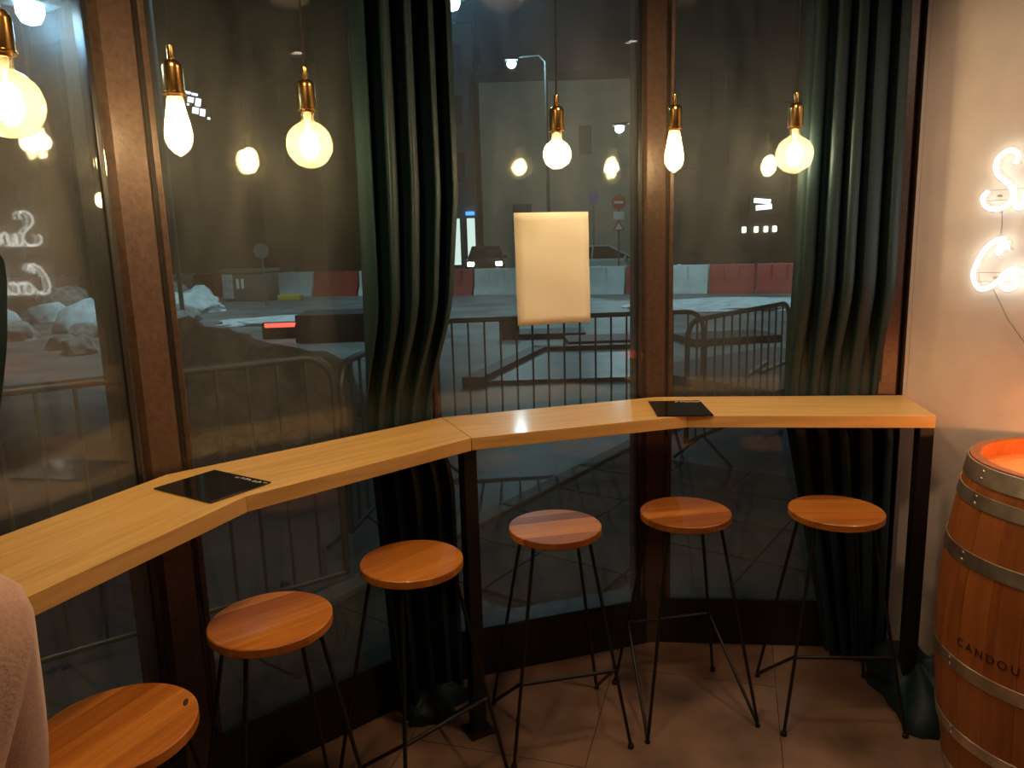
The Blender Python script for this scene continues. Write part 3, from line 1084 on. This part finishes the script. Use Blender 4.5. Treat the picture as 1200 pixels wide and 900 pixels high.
# pavement slabs just outside the glass
pav = struct(link(bpy.data.objects.new('trim_6', None)))
slab0 = None
kd = V2(.58, .81).normalized()
kn2 = V2(-kd.y, kd.x)
for i in range(-4, 7):
    for j in range(0, 4):
        c = V2(-1.02, 3.10) + kd * (i * .5) + kn2 * (-.26 - j * .5)
        # only slabs that lie clear of the glass line
        ok = True
        for k in range(4):
            pass
        inside = all((c - Bs[k]).dot(nrm(k)) < .45 for k in range(4))
        if inside or c.x > 2.2 or (c.y < 1.4):
            continue
        if slab0 is None:
            slab0 = obj('paving_slab', bxm((0, 0, -.017), (.49, .49, .026), bev=.004), M['pave'], pav, (c.x, c.y, 0), rot=(0, 0, math.atan2(kd.y, kd.x)))
        else:
            sharemesh('paving_slab', slab0, pav, (c.x, c.y, random.uniform(-.003, .003)), (0, 0, math.atan2(kd.y, kd.x)))
k0 = None
for i in range(-3, 7):
    c = V2(-1.0, 3.15) + kd * (i * 1.0 + .2) + kn2 * .06
    if k0 is None:
        k0 = obj('kerb_stone', bxm((0, 0, 0), (.99, .12, .10), bev=.012), M['kerb'], pav, (c.x, c.y, -.04), rot=(0, 0, math.atan2(kd.y, kd.x)))
    else:
        sharemesh('kerb_stone', k0, pav, (c.x, c.y, -.04), (0, 0, math.atan2(kd.y, kd.x)))
GZ = -.03
# --- crowd barriers
def crowd(a, b, label, m, nb, h=1.10, zb=.22):
    a, b = V2(*a), V2(*b)
    d = b - a
    L = d.length
    t = thing('crowd_barrier', label, 'barrier', (a.x, a.y, GZ), math.atan2(d.y, d.x), 'steel crowd barriers outside')
    r = .14
    pts = [(0, 0, zb), (0, 0, h - r)]
    for k in range(1, 7):
        q = k / 6 * PI / 2
        pts.append((r - r * math.cos(q), 0, h - r + r * math.sin(q)))
    for k in range(0, 7):
        q = k / 6 * PI / 2
        pts.append((L - r + r * math.sin(q), 0, h - r + r * math.cos(q)))
    pts += [(L, 0, zb)]
    obj('frame', tubem(pts, .019, 8), m, t, smooth=60)
    obj('bottom_rail', tubem([(0, 0, zb), (L, 0, zb)], .016, 8), m, t, smooth=60)
    b0 = None
    for k in range(nb):
        x = L * (k + 1) / (nb + 1)
        if b0 is None:
            b0 = obj('bar', tubem([(0, 0, zb), (0, 0, h - .01)], .008, 6), m, t, (x, 0, 0), smooth=60)
        else:
            sharemesh('bar', b0, t, (x, 0, 0))
    for x in (.25, L - .25):
        obj('foot', tubem([(x, -.24, .012), (x, -.22, .03), (x, 0, max(.10, zb)), (x, .22, .03), (x, .24, .012)], .013, 6), m, t, smooth=60)
    return t
crowd((-2.45, 2.34), (-.84, 3.49), 'crowd barrier with a bright top rail right outside the second window', M['galv'], 14, 1.18, .10)
crowd((-.86, 3.72), (-.60, 5.62), 'crowd barrier going away behind the left green curtain', M['galv'], 12)
crowd((-.58, 5.80), (1.55, 6.02), 'crowd barrier with widely spaced thin bars below the paper notice', M['galv_dark'], 16)
crowd((1.25, 5.28), (2.46, 6.62), 'dark crowd barrier outside the fourth window', M['galv_dark'], 12)
crowd((-2.12, .55), (-2.50, 2.24), 'crowd barrier outside the first window', M['galv_dark'], 12, 1.15, .10)

# --- row of water-filled barriers
A_, Z_ = V2(-22.5, 34.2), V2(14.4, 21.2)
dv = (Z_ - A_).normalized()
ang_b = math.atan2(dv.y, dv.x)
def waterbar(m, L):
    bm = bmesh.new()
    prof = [(-.28, 0), (.28, 0), (.26, .12), (.14, .36), (.11, .86), (.09, .90), (-.09, .90), (-.11, .86), (-.14, .36), (-.26, .12)]
    lo = [bm.verts.new((0.03, y, z)) for y, z in prof]
    hi = [bm.verts.new((L - .05, y, z)) for y, z in prof]
    bm.faces.new(lo)
    bm.faces.new(hi[::-1])
    n = len(prof)
    for i in range(n):
        bm.faces.new((lo[i], lo[(i + 1) % n], hi[(i + 1) % n], hi[i]))
    return bm
tot = (Z_ - A_).length
s = 0
i = 0
pat = [('r', 2.0), ('w', 1.9), ('r', 1.7), ('w', 1.6)]
cnt = {'r': 0, 'w': 0}
ORD = ['first', 'second', 'third', 'fourth', 'fifth', 'sixth', 'seventh', 'eighth', 'ninth', 'tenth', 'eleventh', 'twelfth', 'thirteenth']
# boundaries measured along the row
marks = [(0, 'r'), (2.2, 'w'), (4.3, 'r'), (6.25, 'w'), (7.6, 'r'), (9.05, 'w'), (10.4, 'r'), (11.8, 'r'), (14.1, 'w'), (16.05, 'r'), (18.0, 'w'), (19.8, 'r'), (21.2, 'r'), (22.6, 'w'), (24.3, 'w'), (26.1, 'w'), (27.95, 'r'), (28.7, 'w'), (30.6, 'r'), (32.0, 'r'), (33.4, 'w'), (35.3, 'r'), (37.2, 'r'), (39, 'r')]
for (s0, c), (s1, _) in zip(marks, marks[1:]):
    if s1 - s0 < .5:
        continue
    P = A_ + dv * s0
    L = s1 - s0
    nm = 'red' if c == 'r' else 'white'
    t = thing('road_barrier', '%s %s road barrier from the left in the striped row across the street' % (ORD[cnt[c]], nm), 'barrier', (P.x, P.y, GZ), ang_b, '%s road barriers' % nm)
    cnt[c] += 1
    m = M['red_pl'] if c == 'r' else M['white_pl']
    obj('shell', waterbar(m, L), m, t, smooth=30)
    for fx in (.33, .66):
        obj('rib', bxm((L * fx, 0, .62), (.07, .27, .50), bev=.02), m, t)
    obj('filler_cap', lathe([(.06, 0), (.06, .03), (0, .03)], 12), m, t, (L * .5, 0, .90))
    obj('coupling', tubem([(L - .02, 0, .1), (L - .02, 0, .93)], .018, 8), m, t)

# --- grit bin
t = thing('grit_bin', 'dark grit bin with pale blue side in front of the red and white barriers', 'bin', (-9.15, 26.9, GZ), R(-18))
obj('body', bxm((0, 0, .50), (1.75, .9, 1.0), bev=.10), M['bin'], t, smooth=40)
obj('lid', bxm((0, 0, 1.06), (1.85, 1.0, .14), bev=.06), M['bin'], t, smooth=40)
obj('side_panel', bxm((-.62, -.46, .52), (.42, .04, .85), bev=.015), M['bin_face'], t)
obj('white_mark', bxm((-.2, -.462, .62), (.10, .02, .34)), M['sign_white'], t)  # two upright white marks on the bin front
obj('white_mark', bxm((.0, -.462, .62), (.10, .02, .34)), M['sign_white'], t)
t = tag(obj('ballast_block', bxm((-7.7, 26.6, GZ + .10), (.8, .5, .20), bev=.05), M['yellow']), 'yellow plastic ballast block lying beside the grit bin', 'block')

# --- earth heap and rubble
def lump(r, seed, sub_=3, amp=.25, freq=1.6):
    from mathutils import noise as N
    bm = bmesh.new()
    bmesh.ops.create_icosphere(bm, subdivisions=sub_, radius=1)
    off = Vector((seed * 3.17, seed * 1.31, seed * 7.7))
    for vv in bm.verts:
        n_ = N.noise(vv.co * freq + off) * amp + N.noise(vv.co * freq * 3 + off) * amp * .4
        vv.co *= 1 + n_
        if vv.co.z < -.12:
            vv.co.z = -.12
        vv.co = Vector((vv.co.x * r[0], vv.co.y * r[1], (vv.co.z + .12) * r[2]))
    return bm
def lumpobj(name, loc, r, seed, m, sub_=3, rz=0, amp=.25, parent=None):
    return obj(name, lump(r, seed, sub_, amp), m, parent, loc, smooth=50, rot=(0, 0, rz))
t = thing('earth_heap', 'pale brown heap of dug-up earth behind the bright crowd barrier', 'heap', (-2.45, 7.2, GZ), R(25))
lumpobj('mound', (0, 0, 0), (1.05, .8, .74), 3, M['earth'], 4, parent=t)
lumpobj('mound', (-.50, .1, 0), (.62, .6, .95), 8, M['earth'], 4, parent=t)
for k in range(12):
    lumpobj('clod', (random.uniform(-.9, 1.0), random.uniform(-.9, -.5), 0), (.14, .12, .12), 20 + k, M['earth'], 2, parent=t)
rr = random.Random(11)
rocks = []
rk = [(-9.9, 17.6, .75), (-9.0, 15.9, .40), (-10.4, 15.8, .45), (-8.3, 16.6, .34), (-11.6, 16.4, .6), (-7.9, 17.9, .38), (-12.6, 18.2, .8), (-8.4, 19.4, .45), (-11.0, 19.6, .55), (-12.6, 20.6, .6), (-7.6, 13.2, .35), (-8.4, 14.0, .3), (-6.9, 14.2, .28), (-6.7, 12.9, .26), (-9.6, 13.0, .4), (-14.2, 20.0, .7), (-12.0, 26.5, .9), (-14.4, 24.5, .9), (-10.2, 24.6, .7)]
kept = []
for i, (x, y, r0) in enumerate(rk):
    if any((x - a_) ** 2 + (y - b_) ** 2 < (1.3 * (r0 + c_)) ** 2 for a_, b_, c_ in kept):
        continue
    kept.append((x, y, r0))
    sn = i % 3 == 0
    o = lumpobj('rubble_stone', (x, y, GZ), (r0, r0 * .8, r0 * .75), i + 40, M['snow'] if sn else M['rock'], 3, rr.uniform(0, 3), .35)
    rocks.append((x / y, sn, o))
for sn in (True, False):
    for n_, (_, _, o) in enumerate(sorted((q for q in rocks if q[1] == sn), key=lambda q: q[0])):
        tag(o, ('snow-covered lump of broken rubble outside the first window, %s from the left' if sn else 'bare grey lump of broken rubble outside the first window, %s from the left') % ORD[n_], 'stone', 'snowy rubble lumps' if sn else 'bare rubble lumps')
for i, (x, y, rx, ry, rz_) in enumerate(((-10.5, 22.3, 1.9, .8, .55), (-5.4, 18.2, 1.6, 1.0, .12), (5.6, 19.0, 2.6, 1.6, .16))):
    o = lumpobj('snow_bank', (x, y, GZ), (rx, ry, rz_), 60 + i, M['snow'], 4, 0, .25)
    tag(o, ('tall dirty snow bank behind the rubble lumps', 'low snow bank right of the rubble lumps', 'low snow bank in front of the barriers outside the fourth window')[i], 'snow')
# --- road plates and boards
def plates(loc, size, n, rz, label, m, gap=.012):
    t = thing('road_plate_stack', label, 'road plate', loc, rz)
    for k in range(n):
        obj('plate', bxm((random.uniform(-.03, .03), random.uniform(-.03, .03), size[2] * (k + .5) + gap * k), size, bev=.01), m, t)
    return t
plates((-2.75, 14.6, GZ), (2.6, 1.2, .16), 3, R(4), 'stack of dark road plates beside the glowing red bar', M['plate'])
t = thing('red_reflection_bar', 'glowing red bar standing in for a red reflection outside the second window', 'light', (-4.50, 14.7, GZ), R(4))  # made-up glowing bar in place of a red reflection
obj('housing', bxm((0, .05, .16), (.72, .10, .32), bev=.02), M['plate'], t)
obj('lens', bxm((0, -.01, .26), (.60, .03, .085), bev=.01), M['red_glow'], t)
plates((.62, 13.8, GZ), (1.5, .9, .10), 1, R(-3), 'flat dark road plate lying behind the crowd barrier', M['plate'])
tag(obj('concrete_block', bxm((-.02, 13.6, GZ + .232), (.36, .3, .26), bev=.02), M['bin'], None), 'small grey block on the left end of the flat road plate', 'block')
plates((1.55, 12.6, GZ), (1.2, .9, .10), 1, R(2), 'rust red road plate behind the crowd barrier', M['plate_red'])
t = thing('raised_slab', 'raised wet slab with a dark edging behind the crowd barrier', 'slab', (0, 0, GZ))
obj('slab', prism([(-.35, 9.0), (2.2, 9.0), (2.2, 11.5), (.45, 11.5)], 0, .05), M['wet_slab'], t)
obj('edging', prism([(-.60, 8.9), (-.35, 8.9), (.52, 11.45), (.35, 11.65)], 0, .12), M['plate'], t)
obj('edging', prism([(.35, 11.45), (2.2, 11.45), (2.2, 11.65), (.35, 11.65)], 0, .12), M['plate'], t)
plates((3.6, 12.4, GZ), (1.5, .9, .12), 1, R(10), 'dark road plate outside the fourth window', M['plate'])
plates((3.0, 8.6, GZ), (2.6, 1.9, .10), 2, R(35), 'broad dark road plates behind the dark crowd barrier', M['plate'])
for i, (x, y, a) in enumerate(((2.75, 8.3, 60), (3.05, 8.5, 52))):
    o = obj('timber_lath', bxm((x, y, GZ + .23), (1.1, .05, .03), R(a)), M['kerb'])
    tag(o, ('pale timber lath lying left on the broad road plates', 'pale timber lath lying right on the broad road plates')[i], 'lath', 'timber laths')

# --- buildings
def building(name, label, x0, x1, y, z1, depth, m, wins, roof=True):
    t = thing(name, label, 'building', ((x0 + x1) / 2, y, GZ))
    W = x1 - x0
    obj('wall', bxm((0, depth / 2, z1 / 2), (W, depth, z1)), m, t)
    if roof:
        obj('roof', bxm((0, depth / 2, z1 + .25), (W + .8, depth + .8, .5), bev=.05), M['roof'], t)
    cache = {}
    for (cx, cz, ww, wh, mat_) in wins:
        key = (ww, wh, mat_.name)
        if key not in cache:
            f = obj('window', bxm((0, -.05, 0), (ww + .16, .14, wh + .16), bev=.02), M['win_frame'], t, (cx, 0, cz))
            g = obj('pane', bxm((0, -.13, 0), (ww, .06, wh)), mat_, f)
            cache[key] = (f, g)
        else:
            f = sharemesh('window', cache[key][0], t, (cx, 0, cz))
            sharemesh('pane', cache[key][1], f)
    return t
WDk = M['win_dark']
building('beige_building', 'pale beige building across the street behind the third window', -1.5, 8.6, 48, 11.4, 10, M['fac_beige'],
         [(1.35, 7.9, .6, 1.5, WDk), (-.4, 7.9, .6, 1.5, WDk), (-2.6, 3.4, 1.0, 1.4, WDk)])
wn = [(cx, cz, 1.3, 1.5, WDk) for cx in (-9, -6.3, -3.6, 2.5, 5.0, 7.4, 9.6) for cz in (5.2, 8.4, 11.6, 14.8, 18.0)]
building('dark_building', 'dark tall building across the street behind the second window', -31, -9.9, 52, 24, 12, M['fac_dark'], wn)
building('dark_building', 'dark tall building with lit shops behind the fourth window', 9.4, 26, 44, 26, 12, M['fac_dark'],
         [(cx, cz, 1.4, 1.7, WDk) for cx in (-7, -4.6, -2.2, .2, 2.6, 5, 7.2) for cz in (6.6, 10, 13.4, 16.8, 20.2)] + [(-2.9, 2.2, 2.6, 2.4, WDk), (-6.4, 2.2, 2.6, 2.4, WDk)])
building('dark_building', 'very dark building far left behind the rubble', -60, -31.5, 50, 22, 12, M['fac_dark'],
         [(cx, cz, 1.5, 1.7, WDk) for cx in (-8, -4, 0, 4, 8, 12) for cz in (5, 9, 13, 17)])
sh = building('grey_building', 'grey building with white lit shop windows behind the third window', -9.4, -1.9, 49, 15, 10, M['fac_grey'],
              [(2.05, 2.0, 1.15, 2.9, M['lit_white']), (3.33, 2.0, .5, 2.9, M['lit_white'])] + [(cx, cz, 1.2, 1.6, WDk) for cx in (-2.6, 0, 2.4) for cz in (6.6, 10, 13)])
obj('shop_sign', bxm((1.30, -.35, 3.55), (1.5, .3, .75), bev=.05), M['plate'], sh)
obj('sign_letters', bxm((.95, -.53, 3.55), (.5, .06, .34)), M['lit_sign'], sh)
obj('sign_letters', bxm((1.62, -.53, 3.55), (.55, .06, .30)), M['lit_sign'], sh)
obj('sign_letters', bxm((.8, -.20, 4.35), (.45, .06, .22)), M['lit_sign'], sh)
obj('blue_sign', bxm((3.3, -.15, 3.75), (.55, .3, .22)), M['lit_blue'], sh)
# shop lights on the dark building at right: glowing sign and row of lamps
t = thing('shop_sign', 'small glowing white sign on the dark building behind the fourth window', 'sign', (14.55, 43.795, 3.55))
obj('sign_panel', bxm((0, .1, 0), (1.5, .2, 1.1), bev=.04), M['plate'], t)
obj('glowing_mark', bxm((-.05, -.03, .17), (.95, .06, .26), rot=Matrix.Rotation(R(6), 3, 'Y')), M['lit_sign'], t)
obj('glowing_mark', bxm((.05, -.03, -.17), (.90, .06, .28), rot=Matrix.Rotation(R(-4), 3, 'Y')), M['lit_sign'], t)
for i, dx in enumerate((-.7, .0, .55, 1.05)):
    o = obj('shop_lamp', bxm((0, 0, 0), (.24, .14, .34), bev=.05), M['lit_warm'], None, (14.2 + dx, 43.76, 2.15))
    tag(o, ('leftmost', 'second', 'third', 'rightmost')[i] + ' warm lamp in the row under the glowing sign', 'lamp', 'row of warm shop lamps')
# LED sign and flood lights behind the second window
t = thing('led_sign', 'slanted cluster of white LED marks high behind the second window', 'sign', (-20.1, 51.775, 11.2))
obj('sign_panel', bxm((0, .12, 0), (1.8, .2, 2.2), bev=.05), M['plate'], t)
for k, (dx, dz, w_, h_) in enumerate(((-.5, .85, .4, .16), (-.05, .72, .4, .16), (-.35, .40, .4, .34), (.12, .22, .36, .50), (-.1, -.28, .42, .40), (.35, -.42, .34, .46), (-.55, .12, .16, .14), (.72, -.80, .18, .14))):
    obj('led_mark', bxm((dx, -.02, dz), (w_, .08, h_), bev=.03, rot=Matrix.Rotation(R(12), 3, 'Y')), M['led'], t)
for i, (x, r0) in enumerate(((-22.05, .20), (-21.45, .30), (-21.0, .15))):
    bm = bmesh.new()
    bmesh.ops.create_uvsphere(bm, u_segments=12, v_segments=8, radius=r0)
    o = obj('flood_light', bm, emission('flood_lens', (.9, 1, 1), 3.0), None, (x, 52 - r0 - .002, 9.9), smooth=80)
    tag(o, ('left', 'brightest middle', 'right')[i] + ' small flood light on the facade beside the teardrop bulb', 'light')

# --- street lamps
def street_lamp(loc, label, power, hr, arm=1.0, m=None):
    x, y, z = loc
    t = thing('street_lamp', label, 'street lamp', (x, y, GZ))
    zz = z - GZ
    obj('pole', tubem([(arm, .3, 0), (arm, .3, zz * .6), (arm, .3, zz + .1), (arm * .8, .25, zz + .35), (0, 0, zz + .22)], .06, 8), M['galv_dark'], t, smooth=50)
    obj('head', bxm((0, 0, zz + .17), (hr * 3, hr * 2, .12), bev=.03), M['galv_dark'], t)
    bm = bmesh.new()
    bmesh.ops.create_uvsphere(bm, u_segments=16, v_segments=10, radius=1)
    bmesh.ops.scale(bm, vec=(hr, hr, hr * .9), verts=bm.verts)
    obj('lens', bm, m or M['lamp_head'], t, (0, 0, zz), smooth=80)
    if power:
        if z > 9:        # shielded road luminaire, shines down only
            lamp('street_glow', (0, 0, zz - hr * 1.2), power, (.60, .92, 1.0), .15, 'SPOT', t, spot_size=R(104), spot_blend=.45)
        else:
            lamp('street_glow', (0, 0, zz - hr * 1.2), power, (.60, .92, 1.0), .15, parent=t)
    return t
def flood(loc, face, label, power):
    """small LED floodlight on a bracket from the fascia above the glass"""
    x, y, z = loc
    t = thing('facade_floodlight', label, 'light', (x, y, z), face)
    obj('bracket', tubem([(0, .02, .03), (0, .03, .62), (0, -.14, .66)], .012, 6), M['galv_dark'], t, smooth=50)
    obj('housing', bxm((0, 0, .025), (.11, .09, .03), bev=.008), M['galv_dark'], t)
    obj('lens', lathe([(0, -.035), (.020, -.028), (.030, -.008), (.030, .010), (0, .010)], 20), M['lamp_head'], t, smooth=60)
    lamp('flood_glow', (0, -.03, -.05), power, (.30, .66, 1.0), .03, parent=t)
flood((-1.116, 1.917, 2.21), R(60), 'glowing blue-white floodlight outside at the top of the first window', FLOOD_W)
flood((-.176, 2.905, 2.50), R(12), 'glowing blue-white floodlight outside at the top of the third window beside the curtain', FLOOD_W * 1.6)
street_lamp((.3, 27.6, 7.82), 'small distant street lamp above the paper notice', STREET_W * .8, .16, 1.2)
street_lamp((5.5, 37.6, 7.0), 'distant starlike street lamp beside the middle window post', STREET_W * .8, .22, 1.5)
street_lamp((-7.0, 18.6, 10.5), 'tall street lamp over the rubble, above the top of the photo', STREET_W * 3.2, .2, -1.2)
street_lamp((7.5, 17.2, 10.5), 'tall street lamp right of the crossing, above the top of the photo', STREET_W * 3.0, .2, 1.2)

# --- traffic signs
t = thing('traffic_sign', 'post with a red no-entry sign and two plates outside the third window', 'sign', (4.35, 30, GZ), R(-8))
obj('pole', tubem([(0, .06, 0), (0, .06, 3.5)], .035, 8), M['galv'], t)
ds = obj('disc', lathe([(0, 0), (.27, 0), (.27, .03), (0, .03)], 24), M['sign_red'], t, (0, 0, 3.20), rot=(PI / 2, 0, 0))
obj('white_bar', bxm((0, 0, .034), (.36, .09, .01)), M['sign_white'], ds)
obj('plate', bxm((0, 0, 2.70), (.42, .03, .30), bev=.01), M['sign_white'], t)
tr = obj('triangle', prism([(-.23, -.13), (.23, -.13), (0, .27)], 0, .03), M['sign_red'], t, (0, 0, 2.26), rot=(PI / 2, 0, 0))
obj('triangle_face', prism([(-.15, -.09), (.15, -.09), (0, .17)], .03, .036), M['sign_white'], tr)
t = thing('traffic_sign', 'round grey back of a road sign on a post outside the second window', 'sign', (-7.75, 24, GZ), 0)
obj('pole', tubem([(0, .06, 0), (0, .06, 1.95)], .035, 8), M['galv'], t)
obj('disc', lathe([(0, 0), (.24, 0), (.24, .03), (0, .03)], 24), M['galv'], t, (0, 0, 1.72), rot=(PI / 2, 0, 0))
t = thing('traffic_sign', 'small lilac sign on a thin post right of the paper notice', 'sign', (4.05, 36, GZ), 0)
obj('pole', tubem([(0, .06, 0), (0, .06, 4.0)], .035, 8), M['galv'], t)
obj('plate', bxm((0, 0, 3.75), (.42, .03, .5), bev=.02), simple('lilac_sign', (.30, .26, .55), .5), t)

# --- cars
def car(label, loc, rz, m, scale=1.0, lights=False):
    t = thing('car', label, 'car', loc, rz)
    # side profile along x (front +x)
    lo = [(-2.1, .32), (-2.15, .62), (-2.08, .92), (-1.2, .98), (.85, .97), (1.75, .86), (2.1, .68), (2.12, .36)]
    bm = bmesh.new()
    secs = []
    for yy, sc_ in ((-.86, .90), (-.80, 1.0), (0, 1.03), (.80, 1.0), (.86, .90)):
        secs.append([bm.verts.new((x * (1 if abs(yy) < .85 else .985), yy, .32 + (z - .32) * sc_)) for x, z in lo])
    for A, Bq in zip(secs, secs[1:]):
        n = len(lo)
        for i in range(n):
            bm.faces.new((A[i], A[(i + 1) % n], Bq[(i + 1) % n], Bq[i]))
    bm.faces.new(secs[0])
    bm.faces.new(secs[-1][::-1])
    obj('body', bm, m, t, smooth=40)
    cab = [(-1.95, .94), (-1.35, 1.40), (-.6, 1.50), (.15, 1.46), (1.05, .95)]
    bm = bmesh.new()
    secs = []
    for yy, k in ((-.78, 0), (-.62, 1), (.62, 1), (.78, 0)):
        secs.append([bm.verts.new((x, yy if z < 1 else math.copysign(.62, yy), z)) for x, z in cab])
    lo_, hi_ = secs[0], secs[3]
    n = len(cab)
    for i in range(n):
        bm.faces.new((lo_[i], lo_[(i + 1) % n], hi_[(i + 1) % n], hi_[i]))
    bm.faces.new(lo_)
    bm.faces.new(hi_[::-1])
    bmesh.ops.delete(bm, geom=[v_ for s_ in secs[1:3] for v_ in s_], context='VERTS')
    obj('cabin_glass', bm, M['car_glass'], t, smooth=30)
    obj('roof', prism([(-1.38, -.63), (.18, -.63), (.18, .63), (-1.38, .63)], 1.455, 1.515), m, t)
    for (x0_, z0_, x1_, z1_) in ((-1.95, .95, -1.33, 1.48), (.12, 1.48, 1.08, .96), (-.55, .97, -.50, 1.49)):
        for sy in (-1, 1):
            obj('pillar', tubem([(x0_, sy * (.79 if z0_ < 1.1 else .63), z0_), (x1_, sy * (.79 if z1_ < 1.1 else .63), z1_)], .035, 6), m, t)
    for x in (-1.35, 1.38):
        for sy in (-1, 1):
            w_ = obj('wheel', lathe([(0, -.1), (.20, -.1), (.30, -.09), (.32, -.06), (.32, .06), (.30, .09), (.20, .1), (0, .1)], 24), M['tyre'], t, (x, sy * .80, .32), rot=(PI / 2, 0, 0), smooth=40)
            obj('hub', lathe([(0, .0), (.19, 0), (.16, .02), (0, .03)], 16), M['galv'], w_, (0, 0, -sy * .085), rot=((PI if sy > 0 else 0), 0, 0))
    for sy in (-1, 1):
        hl = obj('headlamp', bxm((2.06, sy * .64, .70), (.12, .30, .20), bev=.05), M['head_light'] if lights else M['galv'], t, smooth=50)
        obj('tail_lamp', bxm((-2.09, sy * .66, .78), (.10, .26, .16), bev=.03), M['sign_red'], t, smooth=50)
        obj('mirror', bxm((.75, sy * .93, 1.0), (.10, .16, .12), bev=.03), m, t)
    obj('bumper', bxm((2.06, 0, .45), (.16, 1.55, .20), bev=.05), M['tyre'], t, smooth=50)
    t.scale = (scale,) * 3
    return t
car('silver blue car passing behind the barriers, right of the paper notice', (4.15, 32.6, GZ), R(-6), M['car_paint'], 1.05)
car('dark car with bright headlights facing the window, left of the paper notice', (-1.20, 41.0, GZ), R(-90), M['car_dark'], 1.12, True)
